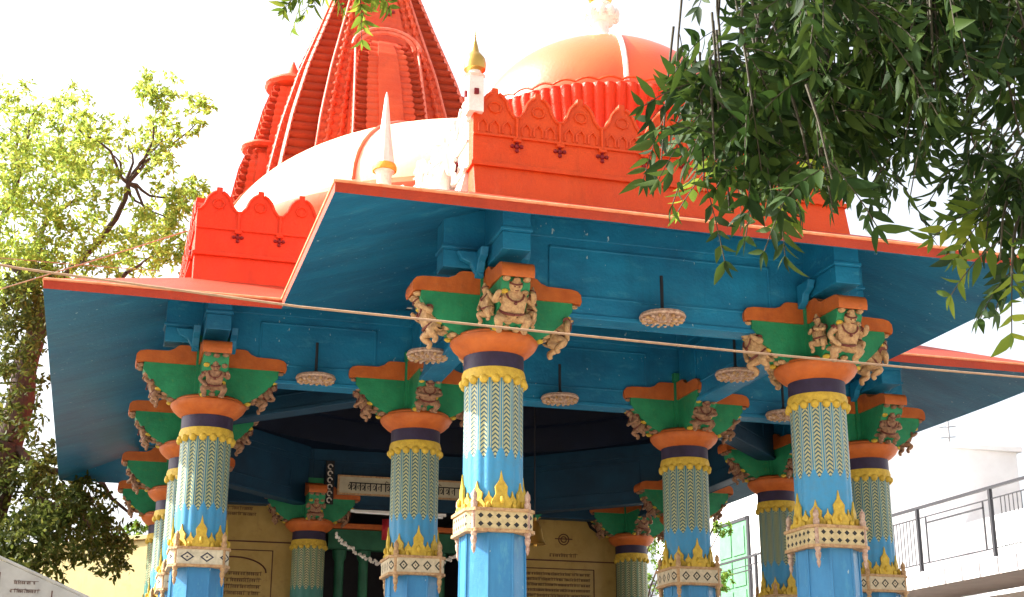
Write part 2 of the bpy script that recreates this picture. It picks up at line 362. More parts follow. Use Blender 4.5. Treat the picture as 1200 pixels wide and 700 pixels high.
def make_column(belt, lace, blue, front=False, seed=0):
    root = empty('column', (0, 0, 0), PAV)
    m = MB()
    m.box((-.30, -.30, .6), (.30, .30, .85)); m.lathe([(.29, .85), (.30, .92), (.25, .98), (.26, 1.05)], 24)
    # lower shaft octagonal with raised panel borders
    m.lathe([(.247, 1.05), (.238, 2.0), (.228, 3.0), (.226, 3.06)], 8, a0=PI/8)
    for k in range(8):
        a_ = PI/8+2*PI*k/8
        m.tube([(.247*math.cos(a_), .247*math.sin(a_), 1.06), (.229*math.cos(a_), .229*math.sin(a_), 3.03)], .010, 5)
    o = m.build('lower_shaft', blue, root, 35)
    m = MB(); prof = [(.212, 3.15), (.212, 3.34), (.212, 3.36)]+[(.212, 3.4+.04*i) for i in range(19)]+[(.212, 4.17)]
    m.lathe(prof, 96, rad=shaft_rad, uvn=16)
    m.build('fluted_shaft', lace, root, 50)
    m = MB()                            # scalloped yellow collar
    m.lathe([(.214, 4.14), (.232, 4.15), (.235, 4.19), (.226, 4.225)], 32)
    for k in range(16):
        a_ = 2*PI*(k+.5)/16; m.ball((.222*math.cos(a_), .222*math.sin(a_), 4.135), (.034, .034, .034), 0, 6)
    m.build('yellow_collar', YELLOW, root, 50)
    m = MB(); m.lathe([(.212, 4.22), (.222, 4.225), (.222, 4.335), (.212, 4.34)], 32); m.build('dark_neck_ring', INDIGO, root, 40)
    m = MB(); m.lathe([(.222, 4.335), (.235, 4.345), (.262, 4.36), (.305, 4.40), (.325, 4.435), (.322, 4.455), (.30, 4.465), (.30, 4.48), (.27, 4.50), (.10, 4.50)], 40)
    m.build('capital', ORANGE, root, 40)
    m = MB(); m.box((-.14, -.14, 4.49), (.14, .14, 5.05)); m.build('capital_block', GREEN, root)
    # crown of flame leaves
    m = MB()
    for k in range(16):
        a_ = 2*PI*k/16; big = k % 2 == 0; h = (.30 if k % 4 == 0 else .23) if big else .16; wd = .074 if big else .050
        ca, sa = math.cos(a_), math.sin(a_)
        def P(s_, r_, z): return (r_*ca-s_*sa, r_*sa+s_*ca, z)
        z0 = 3.165
        L = [(-.8, 0), (-1, .25), (-.55, .45), (-.62, .62), (-.18, .78), (0, 1), (.18, .78), (.62, .62), (.55, .45), (1, .25), (.8, 0)]
        n_ = len(L); vo = [P(x*wd, .240-.012*y, z0+y*h) for x, y in L]; vi = [P(x*wd, .218-.005*y, z0+y*h) for x, y in L]
        m.add(vo+vi, [tuple(range(n_)), tuple(reversed(range(n_, 2*n_)))]+[(i, (i+1) % n_ + 0, (i+1) % n_+n_, i+n_) for i in range(n_)])
        m.ball(P(0, .247, z0+h*.3), (.018, .018, .03), 0, 5)
    m.lathe([(.222, 3.15), (.238, 3.155), (.238, 3.20), (.222, 3.21)], 32)
    m.build('leaf_crown', YELLOW, root, 40)
    # belt: chamfered square band
    m = MB(); s_ = .243; c_ = .06
    poly = [(-s_+c_, -s_), (s_-c_, -s_), (s_, -s_+c_), (s_, s_-c_), (s_-c_, s_), (-s_+c_, s_), (-s_, s_-c_), (-s_, -s_+c_)]
    per = 0; z0, z1 = 3.05, 3.18
    for i in range(8):
        p, q = Vector(poly[i]), Vector(poly[(i+1) % 8]); L_ = (q-p).length
        m.add([(p.x, p.y, z0), (q.x, q.y, z0), (q.x, q.y, z1), (p.x, p.y, z1)], [(0, 1, 2, 3)], 0, [[(per, z0), (per+L_, z0), (per+L_, z1), (per, z1)]]); per += L_
    big = [(x*1.05, y*1.05) for x, y in poly]
    m.prism(big, z0-.018, z0+.004, 1); m.prism(big, z1-.004, z1+.018, 1)
    m.build('belt', [belt, CREAM], root)
    for sx in (-1, 1):                  # tassels at the four diagonals
        for sy in (-1, 1):
            m = MB(); c = (.215*sx*.9, .215*sy*1.02, 0)
            TS = .62
            m.lathe([(r__*TS, z__) for r__, z__ in [(.003, 2.88), (.018, 2.90), (.026, 2.925), (.018, 2.94), (.032, 2.96), (.036, 2.99), (.026, 3.0), (.040, 3.02), (.040, 3.04), (.030, 3.05), (.030, 3.185), (.038, 3.20), (.040, 3.235), (.026, 3.25), (.036, 3.27), (.032, 3.30), (.014, 3.315), (.004, 3.33)]], 10, c)
            m.build('tassel', PINK if front else CREAM, root, 50)
    bm_ = bracket_mb(); br_ = None
    for k in range(4):
        M = Matrix.Rotation(-PI/2+k*PI/2, 4, 'Z')
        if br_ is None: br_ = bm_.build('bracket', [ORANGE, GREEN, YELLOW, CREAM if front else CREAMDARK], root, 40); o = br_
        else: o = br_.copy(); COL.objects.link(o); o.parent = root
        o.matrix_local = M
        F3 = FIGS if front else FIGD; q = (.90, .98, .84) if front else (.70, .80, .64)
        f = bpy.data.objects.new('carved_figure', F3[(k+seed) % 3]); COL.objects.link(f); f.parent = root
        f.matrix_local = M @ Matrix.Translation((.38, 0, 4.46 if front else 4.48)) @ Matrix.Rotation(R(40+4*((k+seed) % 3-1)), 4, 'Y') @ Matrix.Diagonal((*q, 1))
        for s_ in ((-1, 1) if (k % 2 == 0 and front) else ()):
            f = bpy.data.objects.new('small_figure', F3[(k+seed+1) % 3]); COL.objects.link(f); f.parent = root
            f.matrix_local = M @ Matrix.Translation((.38, .125*s_, 4.50)) @ Matrix.Rotation(s_*R(75), 4, 'Z') @ Matrix.Rotation(R(12), 4, 'Y') @ Matrix.Diagonal((.55, .6, .62, 1))
    return root
cols = [(0, 0, 0), (a, 0, 4), (-cl, b, 1), (0, b, 5), (a, b, 2), (a+cr, b, 2), (-cl, Y3, 1), (a+cr, Y3, 5), (-cl, Y4, 5), (a+cr, Y4, 2),
        (-cl, Y5, 3), (0, Y5, 3), (a, Y5, 3), (a+cr, Y5, 3)]
protos = {}
for (x, y, k) in cols:
    if k not in protos:
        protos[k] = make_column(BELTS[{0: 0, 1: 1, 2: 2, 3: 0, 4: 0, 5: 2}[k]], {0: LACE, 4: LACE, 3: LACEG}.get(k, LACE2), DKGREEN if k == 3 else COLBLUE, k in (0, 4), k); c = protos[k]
    else: c = copy_tree(protos[k], PAV)
    c.location = (x, y, 0)

# ---------------------------------------------------------------- beams
ZB, ZT = 4.68, 5.46
def beam(p, q, w_=.085, panel=True):
    p, q = Vector(p), Vector(q); L = (q-p).length; d = (q-p)/L; nn = Vector((d.y, -d.x))
    def T(s, t, z): return Vector((p.x+d.x*s+nn.x*t, p.y+d.y*s+nn.y*t, z))
    m = MB()
    m.box((0, -w_, ZB), (L, w_, ZT), 0, T)
    m.box((0, -w_-.02, ZT-.16), (L, w_+.02, ZT-.004), 0, T)
    for s_ in (1, -1):                 # sunk panel outline on either face
        x0, x1, z0, z1 = .40, L-.40, ZB+.16, ZT-.22
        if panel:
            for aa, bb in (((x0, z0), (x1, z0+.02)), ((x0, z1-.02), (x1, z1)), ((x0, z0), (x0+.02, z1)), ((x1-.02, z0), (x1, z1))):
                t0, t1 = sorted((s_*(w_-.002), s_*(w_+.012)))
                m.box((aa[0], t0, aa[1]), (bb[0], t1, bb[1]), 0, T)
        t0, t1 = sorted((s_*(w_-.002), s_*(w_+.016)))
        m.box((0, t0, ZB-.002), (L, t1, ZB+.035), 0, T)
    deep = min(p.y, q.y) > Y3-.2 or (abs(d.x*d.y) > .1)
    return m.build('beam', SHADEBLUE if deep else BLUE, PAV, bevel=.006)
for p, q in [((0, 0), (a, 0)), ((0, .13), (0, b-.13)), ((a, .13), (a, b-.13)), ((-cl, b), (0, b)), ((0, b), (a, b)), ((a, b), (a+cr, b)),
             ((-cl, b+.13), (-cl, Y3)), ((-cl, Y3), (-cl, Y4)), ((-cl, Y4), (-cl, Y5-.13)), ((a+cr, b+.13), (a+cr, Y3)), ((a+cr, Y3), (a+cr, Y4)), ((a+cr, Y4), (a+cr, Y5-.13)),
             ((-cl, Y5), (0, Y5)), ((0, Y5), (a, Y5)), ((a, Y5), (a+cr, Y5)),
             ((-.13, b+.13), (-cl+.13, Y3-.1)), ((a+.13, b+.13), (a+cr-.13, Y3-.1)), ((-cl+.13, Y4+.1), (-.13, Y5-.13)), ((a+cr-.13, Y4+.1), (a+.13, Y5-.13))]:
    beam(p, q)
def stub(x, y, dx, dy):
    L = .60 if dx == 0 else .42         # beam end projecting over a bracket under the eave, with a small curved brace
    def T(s, t, z): return Vector((x+dx*s+dy*t, y+dy*s-dx*t, z))
    m = MB(); m.box((.08, -.105, 4.985), (L, .105, 5.12), 0, T)
    zo = 5.455-(L-.16)*(.42/(OF-.16) if dx == 0 else .42/(OL-.16))
    vs = [T(u, t, z) for (u, z0_, z1_) in ((.08, 5.12, 5.455), (.16, 5.12, 5.455), (L, 5.12, zo)) for t in (-.105, .105) for z in (z0_, z1_)]
    m.add(vs, [(0, 1, 3, 2), (0, 4, 5, 1), (4, 8, 9, 5), (2, 3, 7, 6), (6, 7, 11, 10), (1, 5, 7, 3), (5, 9, 11, 7), (8, 10, 11, 9)]); m.box((.13, -.118, 5.13), (L+.013, .118, 5.155), 0, T)
    prof = [(.13, 4.80), (.20, 4.84), (.23, 4.90), (.30, 4.93), (.33, 4.99), (.13, 4.99)]
    for s_ in (-.19, .13):
        vs = [T(u, s_, z+.1) for u, z in prof]+[T(u, s_+.06, z+.1) for u, z in prof]; n_ = len(prof)
        m.add(vs, [tuple(range(n_)), tuple(reversed(range(n_, 2*n_)))]+[(i, i+n_, (i+1) % n_+n_, (i+1) % n_) for i in range(n_)])
    m.build('beam_end', BLUE, PAV, bevel=.006)
for (x, y, dx, dy) in [(0, 0, 0, -1), (0, 0, -1, 0), (a, 0, 0, -1), (a, 0, 1, 0), (-cl, b, 0, -1), (-cl, b, -1, 0), (0, b, -1, 0), (a, b, 1, 0), (a+cr, b, 0, -1), (a+cr, b, 1, 0),
                       (-cl, Y3, -1, 0), (-cl, Y4, -1, 0), (-cl, Y5, -1, 0), (a+cr, Y3, 1, 0), (a+cr, Y4, 1, 0), (a+cr, Y5, 1, 0)]:
    if (x, y) in ((0, b), (a, b)): continue
    stub(x, y, dx, dy)

# ---------------------------------------------------------------- roof slabs and eaves
e_ = .16; x0, x1, y0, y1 = -cl-e_, a+cr+e_, b-e_, Y5+e_
for pl in ([(-e_, -e_), (a+e_, -e_), (a+e_, b-e_), (-e_, b-e_)], [(x0, y0), (0, y0), (x0, Y3)], [(a, y0), (x1, y0), (x1, Y3)], [(x0, Y4), (0, y1), (x0, y1)], [(a, y1), (x1, Y4), (x1, y1)]):
    m = MB(); m.prism(pl, 5.455, 5.57, 0, 1); m.build('roof_slab', [SOFFIT if pl[0][1] < 0 else SHADEBLUE, WHITEWASH_SUN], PAV)
inner = [(-e_, -e_), (a+e_, -e_), (a+e_, b-e_), (a+cr+e_, b-e_), (a+cr+e_, Y5+e_), (-cl-e_, Y5+e_), (-cl-e_, b-e_), (-e_, b-e_)]
outer = [(-OL, -OF), (a+1.52, -OF), (a+1.52, b-OF), (a+cr+1.52, b-OF), (a+cr+1.52, 10.03), (-cl-OL, 10.03), (-cl-OL, b-OF), (-OL, b-OF)]
ZO0, ZO1, ZI0, ZI1 = 5.02, 5.10, 5.44, 5.575
for i in range(8):
    j = (i+1) % 8; m = MB()
    A_, B_, C_, D_ = [Vector(q) for q in (outer[i], outer[j], inner[j], inner[i])]
    # the long edges are broken into short runs whose height wavers a little, as hand-cast eaves do
    N = max(2, int((B_-A_).length/.6)); rows = []
    for k in range(N+1):
        t = k/N; o_ = A_.lerp(B_, t); i_ = D_.lerp(C_, t); dz = 0 if k in (0, N) else random.uniform(-.005, .005)
        rows.append([(o_.x, o_.y, ZO0+dz), (o_.x, o_.y, ZO1+dz), (i_.x, i_.y, ZI1), (i_.x, i_.y, ZI0)])
    for k in range(N):
        p, q = rows[k], rows[k+1]
        m.add([p[3], q[3], q[0], p[0]], [(0, 1, 2, 3)], 0)
        m.add([p[0], q[0], q[1], p[1]], [(0, 1, 2, 3)], 1)
        m.add([p[1], q[1], q[2], p[2]], [(0, 1, 2, 3)], 1)
    m.build('eave', [SOFFIT, FASCIA], PAV)
m = MB()                                # drip lip along every eave edge, mitred by simple tubes
for i in range(8):
    p, q = outer[i], outer[(i+1) % 8]; m.tube([(*p, ZO1), (*q, ZO1)], .012, 6)
m.build('eave_lip', paint('lip_whitewash', (.72, .30, .16), (.62, .18, .07), 14), PAV, 40)

# ---------------------------------------------------------------- parapets with onion merlons
def parapet(o, d, nrm, L, ncell, mat, plain=False, trim=None):
    o, d, nn = Vector(o), Vector(d), Vector(nrm); wc = L/ncell
    def T(s, t, z): return Vector((o.x+d.x*s+nn.x*t, o.y+d.y*s+nn.y*t, z))
    cell = [(0, 0), (.07, .005), (.16, .05), (.24, .125), (.33, .165), (.42, .185), (.43, .235), (.57, .235), (.58, .185), (.67, .165), (.76, .125), (.84, .05), (.93, .005)]
    zt = 6.20; prof = []
    for k in range(ncell):
        for (u, h) in cell: prof.append(((k+u)*wc, zt+h))
    prof.append((L, zt))
    m = MB()
    lo = [(s, 5.78) for s, _ in prof]; n_ = len(prof)
    vs = [T(s, 0, z) for s, z in prof]+[T(s, 0, z) for s, z in lo]+[T(s, -.13, z) for s, z in prof]+[T(s, -.13, z) for s, z in lo]
    fs = []
    for i in range(n_-1):
        fs += [(i, n_+i, n_+i+1, i+1), (2*n_+i, 2*n_+i+1, 3*n_+i+1, 3*n_+i), (i, i+1, 2*n_+i+1, 2*n_+i)]
    fs += [(0, 2*n_, 3*n_, n_), (n_-1, 2*n_-1, 4*n_-1, 3*n_-1)]
    m.add(vs, fs, 0)
    # flared foot under a thin ledge
    for (s0, s1) in ((0, L),):
        m.add([T(s0, .02, 5.78), T(s1, .02, 5.78), T(s1, .10, 5.44), T(s0, .10, 5.44), T(s0, -.13, 5.78), T(s1, -.13, 5.78), T(s1, -.13, 5.44), T(s0, -.13, 5.44)],
              [(0, 3, 2, 1), (4, 5, 6, 7), (0, 1, 5, 4), (0, 4, 7, 3), (1, 2, 6, 5)], 0)
    m.box((-.02, -.14, 5.765), (L+.02, .045, 5.80), 0, T)
    m.box((0, -.001, 6.025), (L, .018, 6.045), 0, T)
    p = m.build('parapet', mat, PAV, bevel=.005)
    t = MB()
    for k in range(ncell+1):            # raised trim: outline of every merlon and the stem in each valley
        s = k*wc
        if 0 < k < ncell:
            t.tube([T(s, .012, zt-.005), T(s, .012, zt-.17)], [.014, .010], 6)
            t.tube([T(s-.03, .015, zt-.19), T(s+.03, .015, zt-.19)], .016, 6)
        if k < ncell:
            t.tube([T((k+u)*wc, .008, zt+h+.002) for u, h in cell[:6]], .013, 5)
            t.tube([T((k+u)*wc, .008, zt+h+.002) for u, h in cell[8:]]+[T((k+1)*wc, .008, zt)], .013, 5)
            for q in (() if plain else (.22, .5, .78)):    # small niches of the frieze
                cx = (k+q)*wc; t.tube([T(cx-.032, .004, 6.06), T(cx-.034, .006, 6.12), T(cx, .008, 6.16), T(cx+.034, .006, 6.12), T(cx+.032, .004, 6.06)], .009, 5)
            t.tube([T((k+.5)*wc+.05*math.cos(v), .006, zt+.07+.045*math.sin(v)) for v in np.linspace(0, 2*PI, 9)], .008, 5)
    t.build('trim', trim or mat, p, 50)
    for k in range(1, ncell):
        f = MB(); s = k*wc
        for (dx, dz) in ((.036, 0), (-.036, 0), (0, .036), (0, -.036)): f.ball(tuple(T(s+dx, .006, 5.965+dz)), (.0165, .0165, .0165), 0, 5)
        f.ball(tuple(T(s, .0, 5.965)), .022, 0, 5)
        f.build('painted_flower', MAROON, p, 60)
    return p
parapet((-.23, -.20), (1, 0), (0, -1), 3.10, 9, REDORANGE)
parapet((-.23, 2.44), (0, -1), (-1, 0), 2.50, 7, WHITEWASH_SUN)  # sun glare on this red face put in as white colour
parapet((2.87, -.06), (0, 1), (1, 0), 2.50, 7, REDORANGE)
parapet((-2.09, 2.44), (1, 0), (0, -1), 1.86, 5, RED, True)
parapet((2.87, 2.44), (1, 0), (0, -1), 1.93, 5, RED, True)
parapet((-2.09, 9.35), (0, -1), (-1, 0), 6.77, 17, RED)
parapet((4.80, 2.58), (0, 1), (1, 0), 6.77, 17, RED)

# ---------------------------------------------------------------- porch dome, its drum and finial
def rib_line(m, c, zb, h, r, ang, w_, mt=0, n=14):
    m.tube([(c[0]+r*math.cos(t)*math.cos(ang), c[1]+r*math.cos(t)*math.sin(ang), zb+h*math.sin(t)) for t in np.linspace(0.02, PI/2-.06, n)], w_, 6, mt)
pc = (a/2+.05, b/2-.02)
m = MB(); NF = 42
m.lathe([(r__*.91, z__) for r__, z__ in [(1.28, 5.47), (1.28, 6.1), (1.29, 6.32), (1.31, 6.5), (1.35, 6.66), (1.375, 6.74), (1.365, 6.79), (1.33, 6.81), (1.2, 6.82)]], 84*8, (*pc, 0), rad=lambda a_, z: 1+(.022*(abs(math.cos(42*a_))-.5) if 6.15 < z < 6.80 else 0))
m.build('dome_drum', RED, PAV, 35)
m = MB()
for k in range(NF):
    a0_ = 2*PI*k/NF; pts = []
    for u in np.linspace(0, 1, 7):
        an = a0_+u*2*PI/NF; pts.append((pc[0]+1.265*math.cos(an), pc[1]+1.265*math.sin(an), 6.80+.028*math.sin(PI*u)))
    m.tube(pts, .011, 5)
m.build('scalloped_rim', REDORANGE, PAV, 40)
m = MB(); h_, r_ = .88, 1.15
m.lathe([(r_*math.cos(t), 6.82+h_*math.sin(t)) for t in np.linspace(0, PI/2-.04, 22)], 72, (*pc, 0))
D = m.build('dome', DOMEORANGE, PAV, 60)
m = MB()
for k in range(4): rib_line(m, pc, 6.83, h_, r_+.004, 2*PI*k/4-R(100), .022)
m.build('rib', WHITEWASH_SUN, D, 40)
m = MB()
m.lathe([(.30, 7.62), (.26, 7.70), (.16, 7.76), (.12, 7.82), (.075, 7.90), (.075, 8.0), (.13, 8.03), (.16, 8.06), (.13, 8.10), (.07, 8.12), (.07, 8.19), (.10, 8.2)], 20, (*pc, 0))
for k in range(10): m.ball((pc[0]+.14*math.cos(k*PI/5), pc[1]+.14*math.sin(k*PI/5), 8.08), (.045, .045, .06), 0, 6)
F_ = m.build('finial', WHITEWASH_SUN, D, 50)
m = MB(); m.lathe([(.05, 8.20), (.10, 8.22), (.125, 8.29), (.10, 8.36), (.04, 8.39), (.06, 8.43), (.02, 8.52), (.004, 8.68)], 18, (*pc, 0)); m.build('brass_pot', BRASS, D, 50)

def pinnacle(x, y, z, s=1., white=WHITEWASH_SUN):
    m = MB(); q = lambda L: [(r*s, z+zz*s) for r, zz in L]
    m.box((x-.06*s, y-.06*s, z), (x+.06*s, y+.06*s, z+.30*s)); m.lathe(q([(.06, .30), (.085, .32), (.05, .34), (.05, .36)]), 14, (x, y, 0))
    p = m.build('pinnacle', white, PAV, 40)
    m = MB(); m.lathe(q([(.05, .36), (.085, .375), (.09, .42), (.082, .47), (.060, .50), (.035, .53), (.025, .58), (.010, .64), (.003, .72)]), 18, (x, y, 0)); m.build('brass_pot', BRASS, p, 50)
    for sx, sy in ((0, -1), (-1, 0)):
        m = MB(); m.box((x+sx*.062*s-.017, y+sy*.062*s-.017, z+.14*s), (x+sx*.062*s+.017, y+sy*.062*s+.017, z+.185*s)); m.build('flower_dot', MAROON, p)
pinnacle(-.22, -.19, 6.20, .98); pinnacle(2.86, -.19, 6.20, .98)
def spirelet(x, y, z, H, r):
    m = MB(); m.lathe([(r*1.3, z), (r*1.3, z+.05), (r*.8, z+.08), (r*.7, z+H*.25), (r*1.1, z+H*.3), (r*1.0, z+H*.36), (r*.55, z+H*.65), (r*.18, z+H*.95), (.004, z+H)], 10, (x, y, 0))
    p = m.build('spirelet', WHITEWASH_SUN, PAV, 35)
    m = MB(); m.lathe([(r*1.45, z+.04), (r*1.5, z+.07), (r*1.4, z+.10)], 12, (x, y, 0)); m.build('gold_band', YELLOW, p, 40); m = MB(); m.lathe([(r*1.2, z+H*.29), (r*1.25, z+H*.32), (r*1.1, z+H*.35)], 12, (x, y, 0)); m.build('gold_band', YELLOW, p, 40)
spirelet(-.42, 2.36, 6.40, 1.15, .095)
m = MB(); m.box((-.56, 2.26, 5.44), (-.28, 2.46, 6.40)); m.build('spirelet_base', DOMEORANGE, PAV, bevel=.01)

# white statues along the left face of the porch roof
WFIG = FIG.copy(); WFIG.name = 'statue'; WFIG.materials.clear(); WFIG.materials.append(paint('white_statue_paint', (.80, .74, .68), (.68, .55, .48), 16, .6, .5)); WFIG.materials.append(MAROON)
for (y, z, s_) in ((.35, 5.60, 1.25), (.95, 5.58, 1.35), (1.6, 5.58, 1.3), (2.15, 5.60, 1.2)):
    f = bpy.data.objects.new('statue', WFIG); COL.objects.link(f); f.parent = PAV
    f.matrix_local = Matrix.Translation((-.36, y, z-.16)) @ Matrix.Rotation(PI+R(25), 4, 'Z') @ Matrix.Diagonal((s_, s_, s_*1.35, 1))

# ---------------------------------------------------------------- hall dome
hc = (a/2+.02, (b+Y5)/2)
m = MB(); m.lathe([(3.12, 5.47), (3.12, 6.7), (3.18, 6.8), (3.18, 6.95), (3.05, 7.0), (3.0, 7.08)], 64, (*hc, 0), cap=False)
H_ = m.build('hall_drum', DOMEORANGE, PAV, 35)
m = MB(); m.lathe([(3.0*math.cos(t), 7.08+1.46*math.sin(t)) for t in np.linspace(0, PI/2-.03, 26)], 96, (*hc, 0))
HD = m.build('hall_dome', DOMEPALE, PAV, 60)
m = MB()
for k in range(8): rib_line(m, hc, 7.09, 1.46, 3.005, 2*PI*k/8+.12, .022)
m.build('rib', DOMEORANGE, HD, 40)
m = MB(); m.lathe([(.3, 8.42), (.32, 8.52), (.15, 8.56), (.1, 8.62), (.14, 8.68), (.03, 8.76), (.005, 8.85)], 20, (*hc, 0)); m.build('finial', WHITEWASH_SUN, HD, 50)
m = MB()                                # inside shell seen from below
m.lathe([(3.55, 5.458), (3.02, 5.462), (3.02, 5.8), (2.95, 5.82), (2.95, 6.6), (2.80, 6.62), (2.80, 7.0), (2.3, 7.9), (1.2, 8.5), (.01, 8.62)], 64, (*hc, 0), cap=False)
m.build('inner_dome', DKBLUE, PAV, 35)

# ---------------------------------------------------------------- back wall with shrine doorway
m = MB(); yw = Y5+.32
for xa, xb in ((-cl-.05, .25), (a-.25, a+cr+.05)): m.box((xa, yw, .6), (xb, yw+.3, 5.33))
m.box((.25, yw, 4.85), (a-.25, yw+.3, 5.33)); m.box((.25, yw+2.2, .6), (a-.25, yw+2.4, 4.85)); m.box((.1, yw+.3, .6), (.25, yw+2.4, 4.85)); m.box((a-.25, yw+.3, .6), (a-.1, yw+2.4, 4.85)); m.box((.25, yw+.3, 4.85), (a-.25, yw+2.4, 4.95))
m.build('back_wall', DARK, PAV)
def scribble(m, T, x, z, wd, h, mt=0, seed=0):          # a line of worn lettering: head stroke with letter stems and loops
    rnd = random.Random(seed); th = h*.13
    m.box((x, -.002, z+h-th), (x+wd, .002, z+h), mt, T)
    cx = x+h*.2
    while cx < x+wd-h*.3:
        k = rnd.random()
        if k < .12: cx += h*.35; continue
        m.box((cx, -.002, z), (cx+th, .002, z+h), mt, T)
        if k < .5: m.tube([T(cx-h*.35, 0, z+h*.45), T(cx-h*.2, 0, z+h*.75), T(cx, 0, z+h*.5), T(cx-h*.15, 0, z+h*.15), T(cx-h*.3, 0, z+h*.25)], th*.45, 4, mt)
        elif k < .8: m.tube([T(cx, 0, z+h*.6), T(cx-h*.28, 0, z+h*.55), T(cx-h*.2, 0, z+h*.2)], th*.45, 4, mt)
        else: m.tube([T(cx, 0, z+h), T(cx+h*.15, 0, z+h*1.3), T(cx+h*.4, 0, z+h*1.1)], th*.4, 4, mt)
        cx += h*rnd.uniform(.5, .75)
def panel(x0, x1, ztop, zsh, zrow, seed):
    m = MB(); y = yw-.03; xc = (x0+x1)/2; w2 = (x1-x0)/2
    def T(s, t, z): return Vector((s, y-t, z))
    # stepped, cusped gable outline
    prof = [(x0, 2.0), (x1, 2.0), (x1, zsh), (xc+w2*.72, zsh+.02), (xc+w2*.55, zsh+.12), (xc+w2*.45, zsh+.30), (xc+w2*.36, ztop), (xc-w2*.36, ztop), (xc-w2*.45, zsh+.30), (xc-w2*.55, zsh+.12), (xc-w2*.72, zsh+.02), (x0, zsh)]
    n_ = len(prof); vs = [T(u, 0, z) for u, z in prof]+[T(u, -.028, z) for u, z in prof]
    m.add(vs, [tuple(range(n_)), tuple(reversed(range(n_, 2*n_)))]+[(i, i+n_, (i+1) % n_+n_, (i+1) % n_) for i in range(n_)])
    p = m.build('marble_panel', STONEYEL, PAV)
    t = MB()
    def Tt(s, q, z): return Vector((s, y-.004-q, z))
    t.box((x0, -.002, zrow), (x1, .004, zrow+.018), 0, Tt)
    fx0, fx1, fz1 = x0+w2*.38, x1-w2*.38, zrow-.10
    for aa, bb in (((fx0, 2.4), (fx0+.012, fz1)), ((fx1-.012, 2.4), (fx1, fz1)), ((fx0, fz1-.012), (fx1, fz1))): t.box((aa[0], -.002, aa[1]), (bb[0], .004, bb[1]), 0, Tt)
    return p, t, Tt, fx0, fx1, fz1
# left panel: an arched inscription
p, t, Tt, fx0, fx1, fz1 = panel(-1.75, -.12, 4.92, 4.50, 4.22, 1)
for i in range(3): scribble(t, Tt, -1.14, 4.72-.075*i, .36+.05*i, .04, 0, i)
scribble(t, Tt, -1.14, 4.12, .14, .035, 0, 12)
t.tube([Tt(-.95+.44*math.cos(v), 0, 3.82+.20*math.sin(v)) for v in np.linspace(0, PI, 15)], .010, 5)
for i in range(9): scribble(t, Tt, -1.35, 3.78-.085*i, .78, .045, 0, 20+i)
t.build('inscription', INK, p)
p, t, Tt, fx0, fx1, fz1 = panel(2.72, 4.44, 4.95, 4.50, 4.13, 2)
t.tube([Tt(3.66+.075*math.cos(v), 0, 4.44+.075*math.sin(v)) for v in np.linspace(0, 2*PI, 17)], .008, 5); t.tube([Tt(3.66+.04*math.cos(v), 0, 4.44+.04*math.sin(v)) for v in np.linspace(0, 2*PI, 13)], .008, 5)
t.box((3.53, -.002, 4.44), (3.79, .004, 4.455), 0, Tt); scribble(t, Tt, 3.45, 4.19, .42, .045, 0, 40)
for i in range(14): scribble(t, Tt, fx0+.06, 3.93-.075*i, fx1-fx0-.12, .036, 0, 50+i)
t.build('inscription', INK, p)
# shrine doorway: dark green pilasters and doors
m = MB()
for x in (.45, .78, 1.85, 2.18): m.lathe([(.09, .6), (.09, .9), (.065, .95), (.065, 4.0), (.09, 4.05), (.10, 4.15)], 12, (x, yw-.10, 0))
m.box((.28, yw-.18, 4.16), (a-.28, yw-.001, 4.42))
m.build('shrine_pilasters', DKGREEN, PAV, 40)
m = MB(); m.box((.30, yw-.24, 4.43), (a-.30, yw-.002, 4.50)); m.box((.30, yw-.22, 4.72), (1.2, yw-.003, 4.80)); m.build('shrine_cornice', ORANGE, PAV, bevel=.01)

# sign board over the doorway
SG = MB(); ys = Y5-.16
SG.box((.32, ys-.03, 4.84), (2.30, ys, 5.10)); SGo = SG.build('sign_board', CREAMSIGN, None); tag(SGo, 'cream sign board with dark lettering over the dark shrine doorway', 'sign')
t = MB(); scribble(t, lambda s, q, z: Vector((s, ys-.034-q, z)), .48, 4.90, 1.65, .11, 0, 99)
t.build('lettering', BLACK, SGo)
t = MB()
for aa, bb in (((.32, 4.84), (2.30, 4.86)), ((.32, 5.08), (2.30, 5.10)), ((.32, 4.86), (.345, 5.08)), ((2.275, 4.86), (2.30, 5.08))): t.box((aa[0], ys-.045, aa[1]), (bb[0], ys-.029, bb[1]))
t.build('frame', CREAM, SGo)
# vertical ornamental strip beside the sign
m = MB(); m.box((.16, ys-.04, 4.70), (.27, ys, 5.28)); st = m.build('ornament_strip', BLACK, None)
tag(st, 'narrow upright black strip painted with white scrolls at the left end of the sign board', 'ornament strip')
m = MB()
for i in range(6): m.tube([(.215+.03*math.cos(v), ys-.045, 4.75+.09*i+.032*math.sin(v)) for v in np.linspace(0, 5, 9)], .009, 5)
m.build('scrolls', WHITEWASH_SUN, st)
